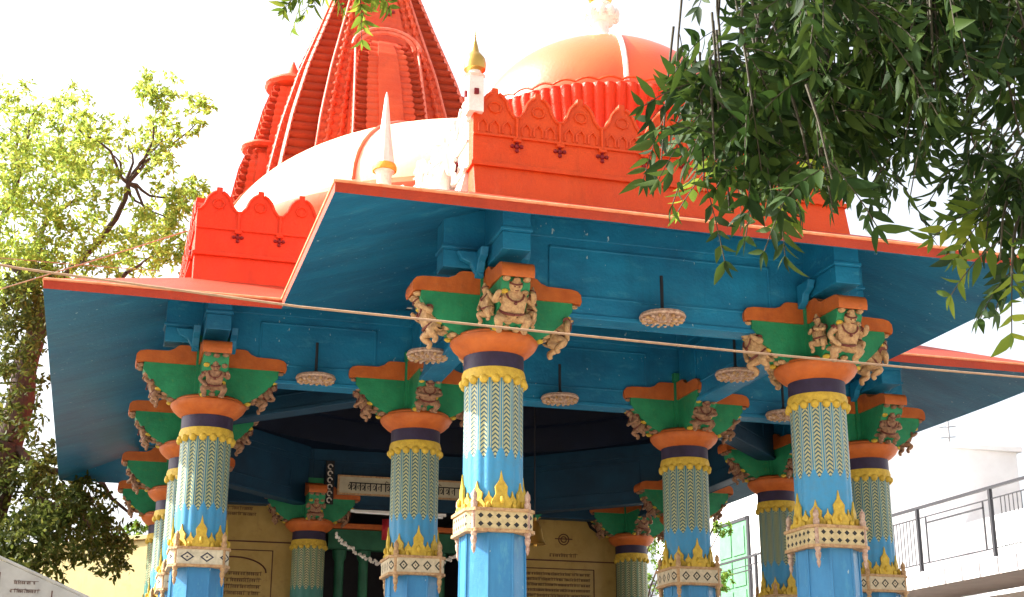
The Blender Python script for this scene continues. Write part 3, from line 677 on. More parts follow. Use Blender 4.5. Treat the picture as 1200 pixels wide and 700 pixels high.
# tube light, red cloth, garland, bell
m = MB(); m.tube([(.55, 8.86, 4.60), (1.75, 8.86, 4.575)], .018, 8); m.box((.50, 8.875, 4.595), (1.80, 8.92, 4.63)); 
tl = m.build('tube_light', TUBE, None); tag(tl, 'unlit white tube light fixed level across the dark doorway below the sign', 'tube light')
m = MB(); N = 8
vs = []
for i in range(N+1):
    for z in (4.26, 4.54): vs.append((.95+.26*i/N, 8.98+.018*math.sin(i*2.1), z))
m.add(vs, [(2*i, 2*i+2, 2*i+3, 2*i+1) for i in range(N)]); cl_ = m.build('cloth', REDCLOTH, None, 60); sm_ = cl_.modifiers.new('t', 'SOLIDIFY'); sm_.thickness = .008
tag(cl_, 'small red cloth hanging in the doorway just under the tube light', 'cloth')
m = MB()
for i in range(60):
    t_ = i/59; x = .30+1.9*t_; z = 4.28-.42*math.sin(PI*t_)**.8
    for _ in range(2): m.ball((x+random.uniform(-.02, .02), 8.80+random.uniform(-.02, .02), z+random.uniform(-.02, .02)), random.uniform(.016, .026), 0, 5)
gl = m.build('garland', PETALW, None, 60); tag(gl, 'string of white flowers drooping across the shrine doorway', 'garland')
m = MB(); bx_, by_ = 2.54, 7.2
m.lathe([(.135, 4.03), (.12, 4.06), (.10, 4.13), (.085, 4.22), (.06, 4.29), (.02, 4.32), (.02, 4.36)], 24, (bx_, by_, 0))
bl = m.build('bell', BRASS, None, 50); tag(bl, 'brass temple bell hanging on a rod beside the nearest column inside the hall', 'bell')
m = MB(); m.tube([(bx_, by_, 4.34), (bx_, by_, 8.03)], .009, 6); m.build('rod', IRON, bl)
m = MB(); m.ball((bx_, by_, 4.02), .028, 0, 8); m.tube([(bx_, by_, 4.28), (bx_, by_, 4.03)], .007, 5); m.build('clapper', BRASS, bl)

# ---------------------------------------------------------------- hanging rosettes below the beams
def rosette():
    root = empty('hanging_rosette')
    m = MB(); m.lathe([(.001, -.035), (.03, -.034), (.05, -.02), (.10, -.026), (.135, -.012), (.17, -.012), (.178, .0), (.17, .02), (.02, .03)], 28)
    for ring, (r_, n_, s_) in enumerate(((.055, 7, .020), (.10, 12, .022), (.145, 18, .020))):
        for k in range(n_):
            an = 2*PI*(k+.5*ring)/n_; M = Matrix.Rotation(an, 4, 'Z')
            m.ball((r_*math.cos(an), r_*math.sin(an), -.024), (s_*1.25, s_*.75, .016), 1 if (k+ring) % 2 else 0, 5, M)
    m.build('disc', [PINK, CREAM], root, 50)
    m = MB(); m.tube([(0, 0, .02), (0, 0, .33)], .013, 6); m.ball((0, 0, .05), .03, 0, 6)
    m.build('rod', IRON, root); return root
R0 = rosette(); fr = True
off = .20
for (x, y, z, lab) in [(a/2-.05, -off, 4.71, 'round carved rosette under the front beam between the two nearest columns'),
                    (a/2, b-off, 4.70, 'round carved rosette under the second beam, straight behind the front one'),
                    (-cl/2-.03, b-off, 4.72, 'round carved rosette under the beam of the left wing'),
                    (a+cr/2, b-off, 4.70, 'round carved rosette under the beam of the right wing'),
                    (a-off, b/2-.3, 4.66, 'round carved rosette under the side beam right of the porch'),
                    (-off, b/2, 4.70, 'round carved rosette under the side beam left of the porch'),
                    (-.85, Y3-.55, 4.86, 'round carved rosette deep in the left wing under the slanting beam')]:
    o = R0 if fr else copy_tree(R0); fr = False; o.location = (x, y, z)
    tag(o, lab, 'rosette', 'rosettes hanging below the beams')

# ---------------------------------------------------------------- temple tower behind
TW = empty('temple_tower', (0, 0, 0)); tag(TW, 'tall tapering orange-red temple spire with clustered smaller spires behind the domes', 'temple tower')
def ratha(w_, k=1.):                    # stepped square outline, half width w_
    q = [(-1, -.62), (-1+.07*k, -.62), (-1+.07*k, -.84), (-.84, -1+.07*k), (-.62, -1+.07*k), (-.62, -1)]
    q = [(-.93, -.66), (-.93, -.90), (-.90, -.93), (-.66, -.93), (-.66, -1.0), (-.34, -1.0), (-.34, -1.07)]
    side = q+[(-x, y) for x, y in reversed(q)]
    pts = []
    for i in range(4):
        c, s = [(1, 0), (0, 1), (-1, 0), (0, -1)][i]
        for x, y in side: pts.append(((x*c-y*s)*w_, (x*s+y*c)*w_))
    # drop duplicates at corners
    out = []
    for p_ in pts:
        if not out or (Vector(p_)-Vector(out[-1])).length > 1e-4: out.append(p_)
    if (Vector(out[0])-Vector(out[-1])).length < 1e-4: out.pop()
    return out
def interp(tab, z):
    for (z0, w0), (z1, w1) in zip(tab, tab[1:]):
        if z <= z1: return w0+(w1-w0)*max(0, (z-z0))/(z1-z0)
    return tab[-1][1]
def spire(name, c, tab, step=.16, scal=.035, mat=TOWERRED, parent=TW, cap=True, shift=None):
    m = MB(); z0, z1 = tab[0][0], tab[-1][0]; rings = []
    z = z0; i = 0
    while z < z1-.01:                   # cushion courses
        for dz, k in ((0, -.5), (.25, .6), (.5, 1), (.75, .6)):
            zz = min(z+dz*step, z1); w_ = interp(tab, zz); base = ratha(w_)
            ring = []
            for x, y in base:
                cor = max(0, (min(abs(x), abs(y))/w_-.45)/.45)     # only the corner strips are ribbed
                f = 1+scal*k*min(1, cor)/max(w_, .35)*1.2+.006*k
                ring.append((c[0]+x*f, c[1]+y*f+(shift(zz) if shift else 0), zz))
            rings.append(ring)
        z += step; i += 1
    n_ = len(rings[0]); vs = [p for r_ in rings for p in r_]
    fs = [(i*n_+k, i*n_+(k+1) % n_, (i+1)*n_+(k+1) % n_, (i+1)*n_+k) for i in range(len(rings)-1) for k in range(n_)]
    fs.append(tuple((len(rings)-1)*n_+k for k in range(n_)))
    m.add(vs, fs); w_ = tab[-1][1]; s_ = w_
    if cap: m.lathe([(s_*.8, z1-.01), (s_*.8, z1+.1*s_), (s_*1.25, z1+.25*s_), (s_*1.35, z1+.45*s_), (s_*1.2, z1+.65*s_), (s_*.6, z1+.75*s_), (s_*.5, z1+.95*s_), (s_*.3, z1+1.2*s_), (.01, z1+1.9*s_)], 24, (*c, 0), rad=lambda a_, z: 1+.05*abs(math.sin(8*a_)))
    return m.build(name, mat, parent, 30)
tc = (1.17, 12.5)
main = [(4.9, 2.02), (7.5, 2.0), (9, 1.93), (10.4, 1.75), (11.3, 1.58), (12.3, 1.32), (13.2, 1.02), (14.2, .70), (15.0, .46), (15.4, .36)]
m = MB(); m.box((-1.3, 12.0, 0), (3.64, 15.9, 5.6)); m.box((-1.25, 10.2, 4.99), (3.6, 11.98, 5.6)); m.build('sanctum_walls', TOWERRED, TW, bevel=.02)
sp = spire('main_spire', tc, main)
def sub(cx, cy, w_, zt, H, st=.13): return spire('small_spire', (cx, cy), [(zt-H, w_), (zt-H*.6, w_*.95), (zt-H*.35, w_*.80), (zt-H*.12, w_*.52), (zt, w_*.33)], st, .03)
spire('relief_spire', (tc[0], tc[1]), [(8.0, .66), (10.5, .62), (11.8, .54), (12.5, .46), (12.8, .36), (12.95, .2)], .13, .04, TOWERRED, TW, False, lambda z: -interp(main, z)*1.07+.25)                     # relief spire on the front face
for sx in (-1, 1):
    spire('small_spire', (tc[0]+sx*1.36, tc[1]-.15), [(6, .82), (9.5, .76), (11, .62), (11.8, .46), (12.2, .34)], .13, .03)
    spire('small_spire', (tc[0]+sx*1.82, tc[1]-.45), [(6, .58), (9, .54), (10, .46), (10.6, .36), (10.9, .26)], .13, .03)
sub(tc[0]-1.25, tc[1]-1.25, .45, 10.6, 5.0); sub(tc[0]+1.25, tc[1]-1.25, .45, 10.6, 5.0)
m = MB()                                # plaster cords running up the edges, and an arch crest
for sx in (-1, 1):
    for q in (.66, .93):
        yy = {.66: 1.0, .93: .93}[q]
        m.tube([(tc[0]+sx*q*interp(main, z), tc[1]-(yy*interp(main, z)+.02), z) for z in np.arange(8.5, 15.2, .25)], .022, 5)
        m.tube([(tc[0]+sx*(yy*interp(main, z)+.02), tc[1]-q*interp(main, z), z) for z in np.arange(8.5, 15.2, .25)], .022, 5)
for rr in (.56, .46): m.tube([(tc[0]+rr*math.cos(v), 10.98, 12.62+rr*.62*math.sin(v)) for v in np.linspace(0, PI, 15)], .035, 6)
for sx in (-1, 1): m.tube([(tc[0]+sx*(interp([(10, .62), (12.7, .50)], z)+.02), tc[1]-interp(main, z)*1.07+.25-interp([(10, .60), (12.7, .46)], z), z) for z in np.arange(10, 12.7, .2)], .022, 5)
m.build('plaster_cord', paint('pale_plaster_cord', (.70, .20, .13), (.62, .09, .045), 7), TW, 40)
m = MB(); 
for (dx, dz) in ((.07, 0), (-.07, 0), (0, .07), (0, -.07)): m.ball((tc[0]+.12+dx, 12.5-1.07*interp(main, 13.62+dz)-.005, 13.62+dz), .035, 0, 6)
m.build('flower_dots', MAROON, TW)

for side in (0, 1):                     # cords of carved bosses on either side of the front face and down the left face
    for sx in (-1, 1):
        for q in (.44, .56):
            m = MB(); pts = []
            for i in range(34):
                z = 8.6+.19*i; w_ = interp(main, z)
                if w_ < .4: break
                p = (tc[0]+sx*q*w_, tc[1]-w_*1.01, z+.05*(q > .5)) if side == 0 else (tc[0]-w_*1.01, tc[1]+sx*q*w_, z)
                pts.append(p); m.ball(p, (.045+.015*w_, .05, .06) if side == 0 else (.05, .045+.015*w_, .06), 0, 5)
            m.tube(pts, .03, 5); m.build('carved_cord', TOWERRED, TW, 60)
# ---------------------------------------------------------------- building with terrace to the right
BX = 12.0
BL = empty('terrace_building', (0, 0, 0)); tag(BL, 'white sunlit building with a railed balcony and a green door, right of the pavilion', 'building')
m = MB(); m.box((BX+1.4, 17.2, 0), (BX+5, 30, 8.0)); m.box((BX+1.4, 2, 0), (BX+5, 17.2, 4.35)); m.build('wall', WHITE, BL, bevel=.01)
m = MB(); m.box((BX+1.3, 17.1, 8.0), (BX+5.1, 30.1, 8.12)); m.box((BX+3.5, 2, 4.37), (BX+3.7, 17.2, 6.35)); m.build('roof_edge', WHITE, BL, bevel=.01)
m = MB(); m.box((BX-.1, 2, 4.42), (BX+1.39, 30, 4.66)); m.build('balcony_slab', SLAB, BL)
m = MB()
y = 2.0
while y < 29.5:                         # row of white edge tiles
    m.box((BX-.14, y+.02, 4.43), (BX-.10, y+.50, 4.72)); y += .53
m.build('edge_tiles', WHITE, BL, bevel=.008)
m = MB(); m.box((BX-.105, 2, 4.44), (BX-.08, 30, 4.70)); m.build('edge_backing', IRON, BL)
m = MB(); m.box((BX-.02, 2, 5.90), (BX+.03, 30, 5.95)); m.box((BX-.005, 2, 5.72), (BX+.015, 30, 5.74)); m.box((BX-.005, 2, 4.88), (BX+.015, 30, 4.90))
y = 2.0; i = 0
while y < 30:
    m.box((BX-.03, y, 4.66), (BX+.03, y+.06, 5.90))
    if i % 2 == 0:
        for yy in (y+.25, y+2.05): m.box((BX-.01, yy, 4.90), (BX+.01, yy+.03, 5.72))
        m.box((BX-.01, y+.25, 5.60), (BX+.01, y+2.08, 5.63))
    else:
        for k in range(17): m.box((BX-.004, y+.2+.115*k, 4.90), (BX+.008, y+.212+.115*k, 5.72))
    y += 2.3; i += 1
m.build('railing', IRON, BL)
m = MB(); m.box((BX+1.30, 23.3, 4.66), (BX+1.42, 25.4, 7.45)); fr_ = m.build('door_frame', WHITE, BL, bevel=.01)
m = MB(); m.box((BX+1.26, 23.5, 4.67), (BX+1.34, 25.2, 7.25)); dr = m.build('door', DOORGREEN, BL, bevel=.01)
m = MB()
for yy in (23.6, 24.4):
    for z0, z1 in ((4.8, 5.5), (5.6, 6.3), (6.4, 7.12)): m.box((BX+1.235, yy, z0), (BX+1.262, yy+.70, z1))
m.build('panel', DOORGREEN, dr, bevel=.008)
m = MB(); m.box((BX+1.24, 23.40, 7.25), (BX+1.30, 25.3, 7.34)); m.box((BX+1.24, 23.36, 4.66), (BX+1.30, 23.46, 7.34)); m.build('frame_edge', IRON, BL)
# antenna mast behind the terrace
m = MB(); m.tube([(18.5, 22, 0), (18.5, 22, 10.9)], .03, 6)
for k in range(7): z = 10.8-.28*k; m.tube([(18.5-.35+.02*k, 22, z), (18.5+.35-.03*k, 22, z+.06)], .014, 5)
m.tube([(18.5, 21.6, 10.4), (18.5, 22.5, 10.1)], .014, 5)
tag(m.build('antenna', paint('weathered_metal', (.35, .35, .36), None, 9), None), 'thin ladder-like aerial mast standing above the terrace railing', 'antenna')

# ---------------------------------------------------------------- left side: yellow wall, marble board
m = MB(); Mw = Matrix.Translation((-1.45, 13.4, 0)) @ Matrix.Rotation(R(135), 4, 'Z')
m.box((0, -.3, 0), (12, 0, 4.80), 0, Mw); m.box((-.04, -.35, 4.803), (12, .05, 4.88), 0, Mw)
tag(m.build('boundary_wall', YELWALL, None, bevel=.01), 'sunlit yellow wall beyond the left columns, below the tree', 'wall')
m = MB(); yb = 3.0
def Tb(s, q, z): return Vector((s, yb-q, z))
prof = [(-5.0, 1.5), (-2.72, 1.5), (-2.72, 2.80), (-3.86, 3.27), (-5.0, 2.80)]
n_ = 5; vs = [Tb(u, 0, z) for u, z in prof]+[Tb(u, -.06, z) for u, z in prof]
m.add(vs, [tuple(range(n_)), tuple(reversed(range(n_, 2*n_)))]+[(i, i+n_, (i+1) % n_+n_, (i+1) % n_) for i in range(n_)])
mb = m.build('memorial_board', GREYMARBLE, None, bevel=.006); tag(mb, 'grey marble gabled board with small dark lettering, low at the left', 'board')
m = MB()
for i in range(8): scribble(m, lambda s, q, z: Tb(s, q+.003, z), -3.33-.2*(i % 2)*0-.02*i, 2.905-.07*i, .20+.04*i, .028, 0, 70+i)
for aa, bb in (((-3.45, 1.6), (-3.44, 3.0)), ((-3.02, 1.6), (-3.01, 2.86))): m.box((aa[0], yb-.003, aa[1]), (bb[0], yb+.002, bb[1]))
m.build('lettering', INK, mb)
m = MB(); m.box((-4.9, yb+.062, 0), (-4.8, yb+.15, 2.6)); m.box((-2.95, yb+.062, 0), (-2.85, yb+.15, 2.6)); m.tube([(-5.03, yb, 2.80), (-3.86, yb, 3.29), (-2.69, yb, 2.80)], .014, 6)
m.build('post', GREYMARBLE, mb)

# ---------------------------------------------------------------- cables
def catenary(p, q, sag, n=24): return [Vector(p).lerp(Vector(q), i/n)-Vector((0, 0, sag*4*(i/n)*(1-i/n))) for i in range(n+1)]
m = MB(); pts = [(-7.0, -2.0, 4.55), (-5, -2, 4.25), (-3.22, -2.0, 4.065), (-1.7, -2, 3.985), (-.34, -2.0, 3.962), (1, -2, 3.942), (2.17, -2.0, 3.930), (4.5, -2, 3.93), (8.0, -2, 4.05)]
m.tube(pts, .0072, 6); tag(m.build('cable', ROPE, None, 60), 'long pale cable strung across the whole front of the pavilion', 'cable')
for x, lab in ((-7.0, 'wooden pole holding the left end of the long pale cable'), (8.0, 'wooden pole holding the right end of the long pale cable')):
    m = MB(); m.tube([(x, -2, 0), (x, -2, 4.9)], [.09, .06], 10); m.tube([(x-.3, -2, 4.62), (x+.3, -2, 4.62)], .03, 6); tag(m.build('cable_pole', BARK, None, 50), lab, 'pole')

for nm_, p_, q_, lab in (('a', (-9.0, 7.0, 7.2), (-2.2, 9.3, 7.85), 'thin pale wire running level through the left tree, the upper of two'), ('b', (-7.5, 3.0, 3.9), (-2.15, 2.9, 6.15), 'thin slanting guy wire rising through the left tree to the roof parapet corner')):
    m = MB(); m.tube(catenary(p_, q_, .06), .006, 5); tag(m.build('wire', ROPE, None, 60), lab, 'wire')
# ---------------------------------------------------------------- foliage
def leaf_mesh(name, P, D, N, L, W, mat, parent=None):
    """many leaves in one mesh: P base points, D directions, N normals, L lengths, W widths (numpy)"""
    D = D/np.linalg.norm(D, axis=1, keepdims=True); Sd = np.cross(D, N); Sd /= np.linalg.norm(Sd, axis=1, keepdims=True)+1e-9; N2 = np.cross(Sd, D)
    L = L[:, None]; W = W[:, None]; curve = RNG.uniform(-.12, .12, (len(P), 1))
    v0 = P; v1 = P+D*L*.35+Sd*W*.5; v2 = P+D*L*.35-Sd*W*.5; v1b = P+D*L*.7+Sd*(W*.32+curve*L*.4)-N2*L*.05; v2b = P+D*L*.7-Sd*(W*.32-curve*L*.4)-N2*L*.05; v3 = P+D*L+Sd*curve*L-N2*L*.14
    n = len(P); V = np.stack([v0, v1, v2, v1b, v2b, v3], 1).reshape(-1, 3)
    base = np.arange(n)*6
    F = np.concatenate([np.stack([base, base+2, base+1], 1).ravel(), np.stack([base+1, base+2, base+4, base+3], 1).ravel(), np.stack([base+3, base+4, base+5], 1).ravel()])
    tot = np.concatenate([np.full(n, 3), np.full(n, 4), np.full(n, 3)]); st = np.concatenate([[0], np.cumsum(tot)[:-1]])
    me = bpy.data.meshes.new(name); me.vertices.add(len(V)); me.vertices.foreach_set('co', V.ravel().astype(np.float32))
    me.loops.add(len(F)); me.loops.foreach_set('vertex_index', F.astype(np.int32)); me.polygons.add(len(tot)); me.polygons.foreach_set('loop_start', st.astype(np.int32)); me.polygons.foreach_set('loop_total', tot.astype(np.int32))
    me.materials.append(mat); me.update(calc_edges=True); me.validate()
    o = bpy.data.objects.new(name, me); COL.objects.link(o); o.parent = parent; return o
def fine_leaf_mesh(name, P, D, N, L, W, mat, parent=None):
    """near leaves: curved sickle blades folded along the midrib, 6 stations each"""
    D = D/np.linalg.norm(D, axis=1, keepdims=True); Sd = np.cross(D, N); Sd /= np.linalg.norm(Sd, axis=1, keepdims=True)+1e-9; N2 = np.cross(Sd, D)
    n = len(P); L = L[:, None]; W = W[:, None]; cv = RNG.uniform(-.30, .30, (n, 1)); droop = RNG.uniform(.05, .40, (n, 1)); fold = RNG.uniform(.1, .45, (n, 1)); rows = []
    for t, w_ in ((0, .06), (.12, .55), (.32, 1.), (.55, .86), (.78, .48), (.92, .18)):
        w2 = w_*RNG.uniform(.88, 1.1, (n, 1)); c = P+D*L*t+Sd*cv*L*t*t*.6-N2*L*droop*t*t
        rows += [c+Sd*W*.5*w2+N2*W*fold*w2*.5, c, c-Sd*W*.5*w2+N2*W*fold*w2*.5]
    rows.append(P+D*L+Sd*cv*L*.6-N2*L*droop); K = len(rows)
    V = np.stack(rows, 1).reshape(-1, 3); base = np.arange(n)[:, None]*K; F = []; T_ = []
    q = []
    for i in range(5):
        o = 3*i; q += [[o, o+1, o+4, o+3], [o+1, o+2, o+5, o+4]]
    quads = (base[:, :, None]+np.array(q)[None]).reshape(-1, 4); tri = (base[:, :, None]+np.array([[15, 16, 18], [16, 17, 18]])[None]).reshape(-1, 3)
    F = np.concatenate([quads.ravel(), tri.ravel()]); tot = np.concatenate([np.full(len(quads), 4), np.full(len(tri), 3)]); st = np.concatenate([[0], np.cumsum(tot)[:-1]])
    me = bpy.data.meshes.new(name); me.vertices.add(len(V)); me.vertices.foreach_set('co', V.ravel().astype(np.float32))
    me.loops.add(len(F)); me.loops.foreach_set('vertex_index', F.astype(np.int32)); me.polygons.add(len(tot)); me.polygons.foreach_set('loop_start', st.astype(np.int32)); me.polygons.foreach_set('loop_total', tot.astype(np.int32))
    me.polygons.foreach_set('use_smooth', [True]*len(tot)); me.materials.append(mat); me.update(calc_edges=True); me.validate()
    o = bpy.data.objects.new(name, me); COL.objects.link(o); o.parent = parent; return o
def rnd_dir(n):
    d = RNG.normal(size=(n, 3)); return d/np.linalg.norm(d, axis=1, keepdims=True)
def clump_leaves(clumps, per, L, W, up_bias=.3):
    Ps, Ds = [], []
    for (c, r, dens) in clumps:
        k = int(per*dens); d = rnd_dir(k); rr = np.cbrt(RNG.uniform(.02, 1, (k, 1)))*r
        # sprays: leaves gather along short twigs inside the clump
        nt_ = max(3, k//14); tw = rnd_dir(nt_)*np.cbrt(RNG.uniform(.05, 1, (nt_, 1)))*r; td = rnd_dir(nt_)*.5*r
        idx = RNG.integers(0, nt_, k); t = RNG.uniform(-.5, .5, (k, 1))
        P = np.array(c)+tw[idx]+td[idx]*t+RNG.normal(size=(k, 3))*r*.045
        P[:, 2] -= 0; Ps.append(P); Ds.append(td[idx]/(.5*r)*.6+RNG.normal(size=(k, 3))*.6+np.array([0, 0, -.25]))
    P = np.concatenate(Ps); D = np.concatenate(Ds); n = len(P)
    N = rnd_dir(n)+np.array([0, 0, up_bias]); return P, D, N, L*RNG.uniform(.7, 1.25, n), W*RNG.uniform(.7, 1.2, n)
def branch_to(m, p, q, r0_, r1_, wob=.12, n=7):
    p, q = Vector(p), Vector(q); L = (q-p).length; pts = []
    ph = random.uniform(0, 6)
    for i in range(n+1):
        t = i/n; o_ = Vector((math.sin(ph+t*5), math.cos(ph*1.3+t*4), .6*math.sin(ph*.7+t*6)))*wob*L*.35*math.sin(PI*t)
        pts.append(p.lerp(q, t)+o_)
    m.tube(pts, [r0_+(r1_-r0_)*i/n for i in range(n+1)], 7); return pts

# big tree left, behind the pavilion's left wing
TR = empty('tree', (-4.4, 11.0, 0)); tag(TR, 'large sunlit yellow-green tree left of the pavilion, its forked limbs showing', 'tree')
TR.location = (0, 0, 0)
def a11(px, py, Y):                    # point on the plane y = Y
    d = at(px, py, 1)-CAM; return CAM+d*((Y-CAM.y)/d.y)
m = MB(); root_ = Vector((-5.0, 11, 0)); fork = a11(8, 520, 11)
branch_to(m, root_, fork, .34, .22, .06); f2 = a11(40, 400, 11)
branch_to(m, fork, f2, .22, .15, .1)
limbs = [(a11(60, 250, 11.3), .10), (a11(150, 215, 11), .08), (a11(148, 320, 10.6), .08), (a11(20, 180, 11.8), .08), (a11(-60, 260, 11), .10), (a11(70, 330, 12), .07)]
ends = []
for q, r_ in limbs:
    pts = branch_to(m, f2, q, r_, .035, .35, 9); ends.append(pts[-1]); ends.append(pts[5])
for q in ((110, 620), (150, 600), (60, 590), (-40, 480)): ends.append(branch_to(m, fork, a11(*q, 10.6), .07, .02, .3)[-1])
tw_pts = []
for (px, py, yy) in [(10, 150, 11), (50, 120, 11.4), (90, 150, 10.8), (130, 180, 11), (185, 130, 11), (190, 165, 10.9), (235, 140, 11), (30, 220, 11.5), (100, 230, 11), (170, 250, 11), (200, 260, 11.2), (215, 235, 11), (120, 300, 11), (180, 300, 10.8), (40, 290, 11), (150, 170, 11.2)]:
    q = a11(px, py, yy); e = min(ends[:12], key=lambda p_: (p_-q).length); branch_to(m, e, q, .03, .008, .3, 6); tw_pts.append(q)
m.build('trunk', BARK, TR, 60)
clumps = []
def C3(px, py, Y, rpx, dens): p_ = a11(px, py, Y); clumps.append(((p_.x, p_.y, p_.z), rpx*(Y-CAM.y)/1500, dens))
for (px, py, r_, dn) in [(15, 190, 42, 1.2), (55, 160, 38, 1.1), (100, 180, 34, .9), (30, 260, 45, 1.3), (85, 240, 36, .8), (30, 130, 26, .4), (90, 115, 24, .35), (190, 110, 24, .6), (195, 150, 24, .5), (235, 135, 20, .3), (180, 190, 22, .35),
                         (190, 245, 30, .8), (215, 235, 22, .6), (165, 285, 34, 1.0), (120, 300, 34, .9), (200, 290, 26, .8), (60, 310, 34, .9), (10, 320, 38, .9), (130, 215, 20, .3), (160, 160, 22, .3), (-30, 220, 60, 1.2), (-40, 320, 60, 1.2), (-20, 120, 40, .5), (110, 145, 22, .35), (70, 205, 28, .6)]:
    for k in range(2): C3(px+random.uniform(-10, 10), py+random.uniform(-8, 8), 11+random.uniform(-1.2, 1.2), r_, dn)
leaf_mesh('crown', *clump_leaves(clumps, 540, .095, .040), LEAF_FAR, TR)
clumps = []
for (px, py, r_, dn) in [(20, 370, 42, 1.1), (30, 420, 40, 1.0), (-10, 450, 45, 1), (20, 480, 30, .45), (40, 350, 30, .8), (60, 540, 28, .6), (20, 590, 34, .9), (50, 630, 42, 1.5), (90, 620, 36, 1.3), (120, 645, 28, 1.1), (15, 650, 38, 1.5), (100, 590, 28, .9), (60, 580, 34, 1.1), (40, 560, 30, .6), (-30, 560, 50, 1)]:
    for k in range(2): C3(px+random.uniform(-8, 8), py+random.uniform(-8, 8), 10.6+random.uniform(-.8, .8), r_, dn)
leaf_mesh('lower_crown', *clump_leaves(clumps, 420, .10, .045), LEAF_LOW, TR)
def bush(name, lab, cs, mat, base, cat='tree', per=260):
    root = empty(name, (0, 0, 0)); tag(root, lab, cat); cc = []
    mm = MB()
    for (px, py, Y, r_, dn) in cs:
        p_ = a11(px, py, Y); cc.append(((p_.x, p_.y, p_.z), r_*(Y-CAM.y)/1500, dn)); branch_to(mm, base, p_, .07, .012, .2)
    mm.build('trunk', BARK, root, 60); leaf_mesh('crown', *clump_leaves(cc, per, .09, .04), mat, root)
bush('small_tree', 'small bright green tree peeping over the yellow wall left of the columns', [(150, 632, 17, 18, 1.2), (165, 640, 17, 16, 1.2), (140, 650, 17, 16, 1), (160, 622, 17, 12, .8)], LEAF_BUSH, (-2.3, 17, 0))
bush('leafy_tree', 'leafy tree seen between the right-hand columns, beside the white building', [(775, 600, 19, 24, 1.3), (780, 640, 19, 24, 1.4), (770, 680, 19, 24, 1.2), (850, 560, 19, 14, .7), (845, 620, 19, 12, .9), (846, 680, 19, 14, 1.2), (800, 660, 19, 22, 1), (755, 620, 19, 20, 1)], LEAF_BUSH, (7.4, 19, 0), 'tree', 320)

# neem branches hanging in from the upper right, close to the camera
NM = empty('neem_tree', (0, 0, 0)); tag(NM, 'neem tree whose dark leafy branches hang into view at upper right', 'tree')
def inside(p, poly):
    x, y = p; c = False; n = len(poly)
    for i in range(n):
        (x0, y0), (x1, y1) = poly[i], poly[(i+1) % n]
        if (y0 > y) != (y1 > y) and x < (x1-x0)*(y-y0)/(y1-y0)+x0: c = not c
    return c
m = MB()
trunk_top = Vector((3.6, -8.2, 4.4)); branch_to(m, (4.2, -8.6, 0), trunk_top, .26, .18, .05)
limb_ends = []
for (px, py, d_) in [(1260, -130, 4.6), (1000, -160, 4.4), (820, -140, 4.2), (560, -150, 4.3), (1290, 120, 4.6)]:
    q = at(px, py, d_); pts = branch_to(m, trunk_top, q, .06, .018, .12, 8); limb_ends += pts[3:]
Pl, Dl, Nl, Ll, Wl = [], [], [], [], []
def compound(base, d, L=.20):           # one pinnate neem leaf
    d = d.normalized(); side = d.cross(Vector((random.gauss(0, 1), random.gauss(0, 1), random.gauss(0, 1)))).normalized(); nn = side.cross(d)
    pts = [base+d*L*t+Vector((0, 0, -1))*L*.35*t*t for t in (0, .25, .5, .75, 1)]
    m2.tube(pts, .0016, 4); np_ = random.randint(5, 7)
    for i in range(np_):
        t = .22+.78*i/(np_-1) if np_ > 1 else .5; p = base+d*L*t+Vector((0, 0, -1))*L*.35*t*t
        for s in (-1, 1):
            dd = side*s+d*random.uniform(.45, .9)+Vector((0, 0, -.45)); dd += Vector((random.gauss(0, .15), random.gauss(0, .15), random.gauss(0, .15)))
            Pl.append(p); Dl.append(dd); Nl.append(nn+Vector((random.gauss(0, .3), random.gauss(0, .3), random.gauss(0, .3)))); k_ = random.uniform(.6, 1.2); Ll.append(.075*k_); Wl.append(.024*k_*random.uniform(.8, 1.2))
    Pl.append(pts[-1]); Dl.append(d+Vector((0, 0, -.6))); Nl.append(nn); Ll.append(.055); Wl.append(.015)
m2 = MB()
def spray(tip, k=7, L=.35):             # a twig ending at tip, carrying k leaves
    src = min(limb_ends, key=lambda p: (p-tip).length+ (1.5 if p.z < tip.z else 0))
    dirn = (tip-src).normalized(); st = tip-dirn*L+Vector((0, 0, .12))
    m2.tube([st, st.lerp(tip, .5)+Vector((0, 0, .03)), tip], [.0045, .0035, .0022], 5)
    for i in range(k):
        t = random.uniform(.15, 1); b_ = st.lerp(tip, t)
        d = Vector((random.gauss(0, 1), random.gauss(0, 1), random.gauss(-.35, .6)))+dirn*.7
        compound(b_, d, random.uniform(.13, .22))
    return st, src
dense = [(815, 130), (860, 110), (905, 60), (945, 10), (960, -30), (1240, -30), (1240, 110), (1150, 90), (1060, 130), (1000, 165), (960, 205), (900, 215), (850, 205), (815, 180)]
thin = [(1000, 190), (1130, 110), (1240, 110), (1240, 300), (1180, 290), (1110, 225), (1040, 240)]
random.seed(21); cnt = 0; links = []
while cnt < 92:
    p = (800+440*random.random()**1.15, random.uniform(-30, 260))
    if inside(p, dense): st, src = spray(at(*p, random.uniform(3.5, 4.9)), random.randint(4, 7), .20); links.append((st, src)); cnt += 1
cnt = 0
while cnt < 22:
    p = (random.uniform(990, 1240), random.uniform(150, 300))
    if inside(p, thin): st, src = spray(at(*p, random.uniform(3.7, 5)), 3, .2); links.append((st, src)); cnt += 1
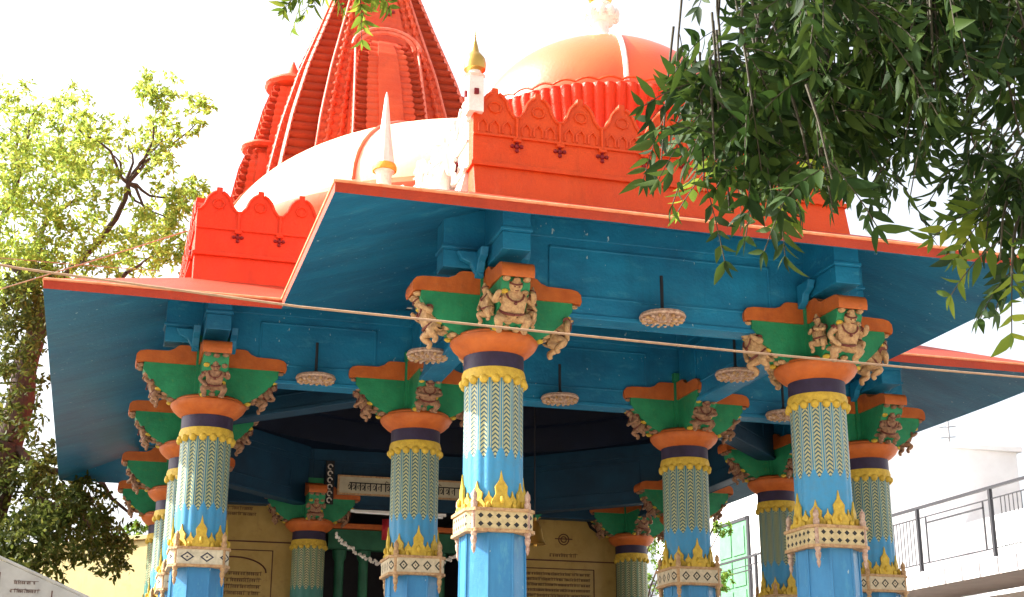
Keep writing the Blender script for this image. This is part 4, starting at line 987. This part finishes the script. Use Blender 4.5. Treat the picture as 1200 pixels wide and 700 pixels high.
for p in ((825, 215), (870, 225), (915, 232), (955, 225), (975, 210), (1185, 325), (1195, 300)): st, src = spray(at(*p, random.uniform(3.4, 3.9)), 3, .18); links.append((st, src))
for p in ((790, 130), (775, 190), (868, 30)): spray(at(*p, 4.2), 1, .3)
for st, src in links[::14]: branch_to(m2, src, st, .006, .0035, .12, 6)
PT = (Pl, Dl, Nl, Ll, Wl); Pl, Dl, Nl, Ll, Wl = [], [], [], [], []
for p in ((375, -12), (392, -8), (408, -12), (422, -16), (435, -20), (362, -18)): spray(at(*p, random.uniform(6.2, 7.0)), 5, .18)
TUFT = (Pl, Dl, Nl, Ll, Wl); Pl, Dl, Nl, Ll, Wl = PT
# unseen crown added above the frame to shade the hanging sprays
for i in range(260):
    spray(Vector((random.uniform(-3.4, .2), random.uniform(-6.6, -4.0), random.uniform(5.7, 6.8))), 5, .25)
for (px, dx) in ((868, 0), (888, 4)):
    m2.tube([at(px+dx, -60, 4.3), at(px+2, 10, 4.3), at(px-2, 60, 4.3), at(px+5, 110, 4.3)], [.006, .005, .004, .002], 5)
old = (Pl, Dl, Nl, Ll, Wl); Pl, Dl, Nl, Ll, Wl = [], [], [], [], []   # paler leaf colour stands in for sunlight at the branch ends
for p in ((1155, 285), (1172, 305), (1185, 335), (1203, 290), (1205, 340)): spray(at(*p, random.uniform(3.6, 4)), 2, .12)
for p in ((855, 250), (975, 240)): spray(at(*p, 3.9), 1, .10)
for q_, p_ in zip((Pl, Dl, Nl, Ll, Wl), TUFT): q_.extend(p_)
LEAF_SUNLIT = leaf_mat('sunlit_neem_leaf', (.04, .075, .010), (.08, .13, .016), (.16, .20, .025), .4)
fine_leaf_mesh('sunlit_leaves', *[np.array([tuple(v) if hasattr(v, '__len__') else v for v in q]) for q in (Pl, Dl, Nl, Ll, Wl)], LEAF_SUNLIT, NM)
Pl, Dl, Nl, Ll, Wl = old
fine_leaf_mesh('leaves', np.array([tuple(v) for v in Pl]), np.array([tuple(v) for v in Dl]), np.array([tuple(v) for v in Nl]), np.array(Ll), np.array(Wl), LEAF_NEAR, NM)

m.build('trunk', BARK, NM, 60); m2.build('twigs', TWIG, NM)
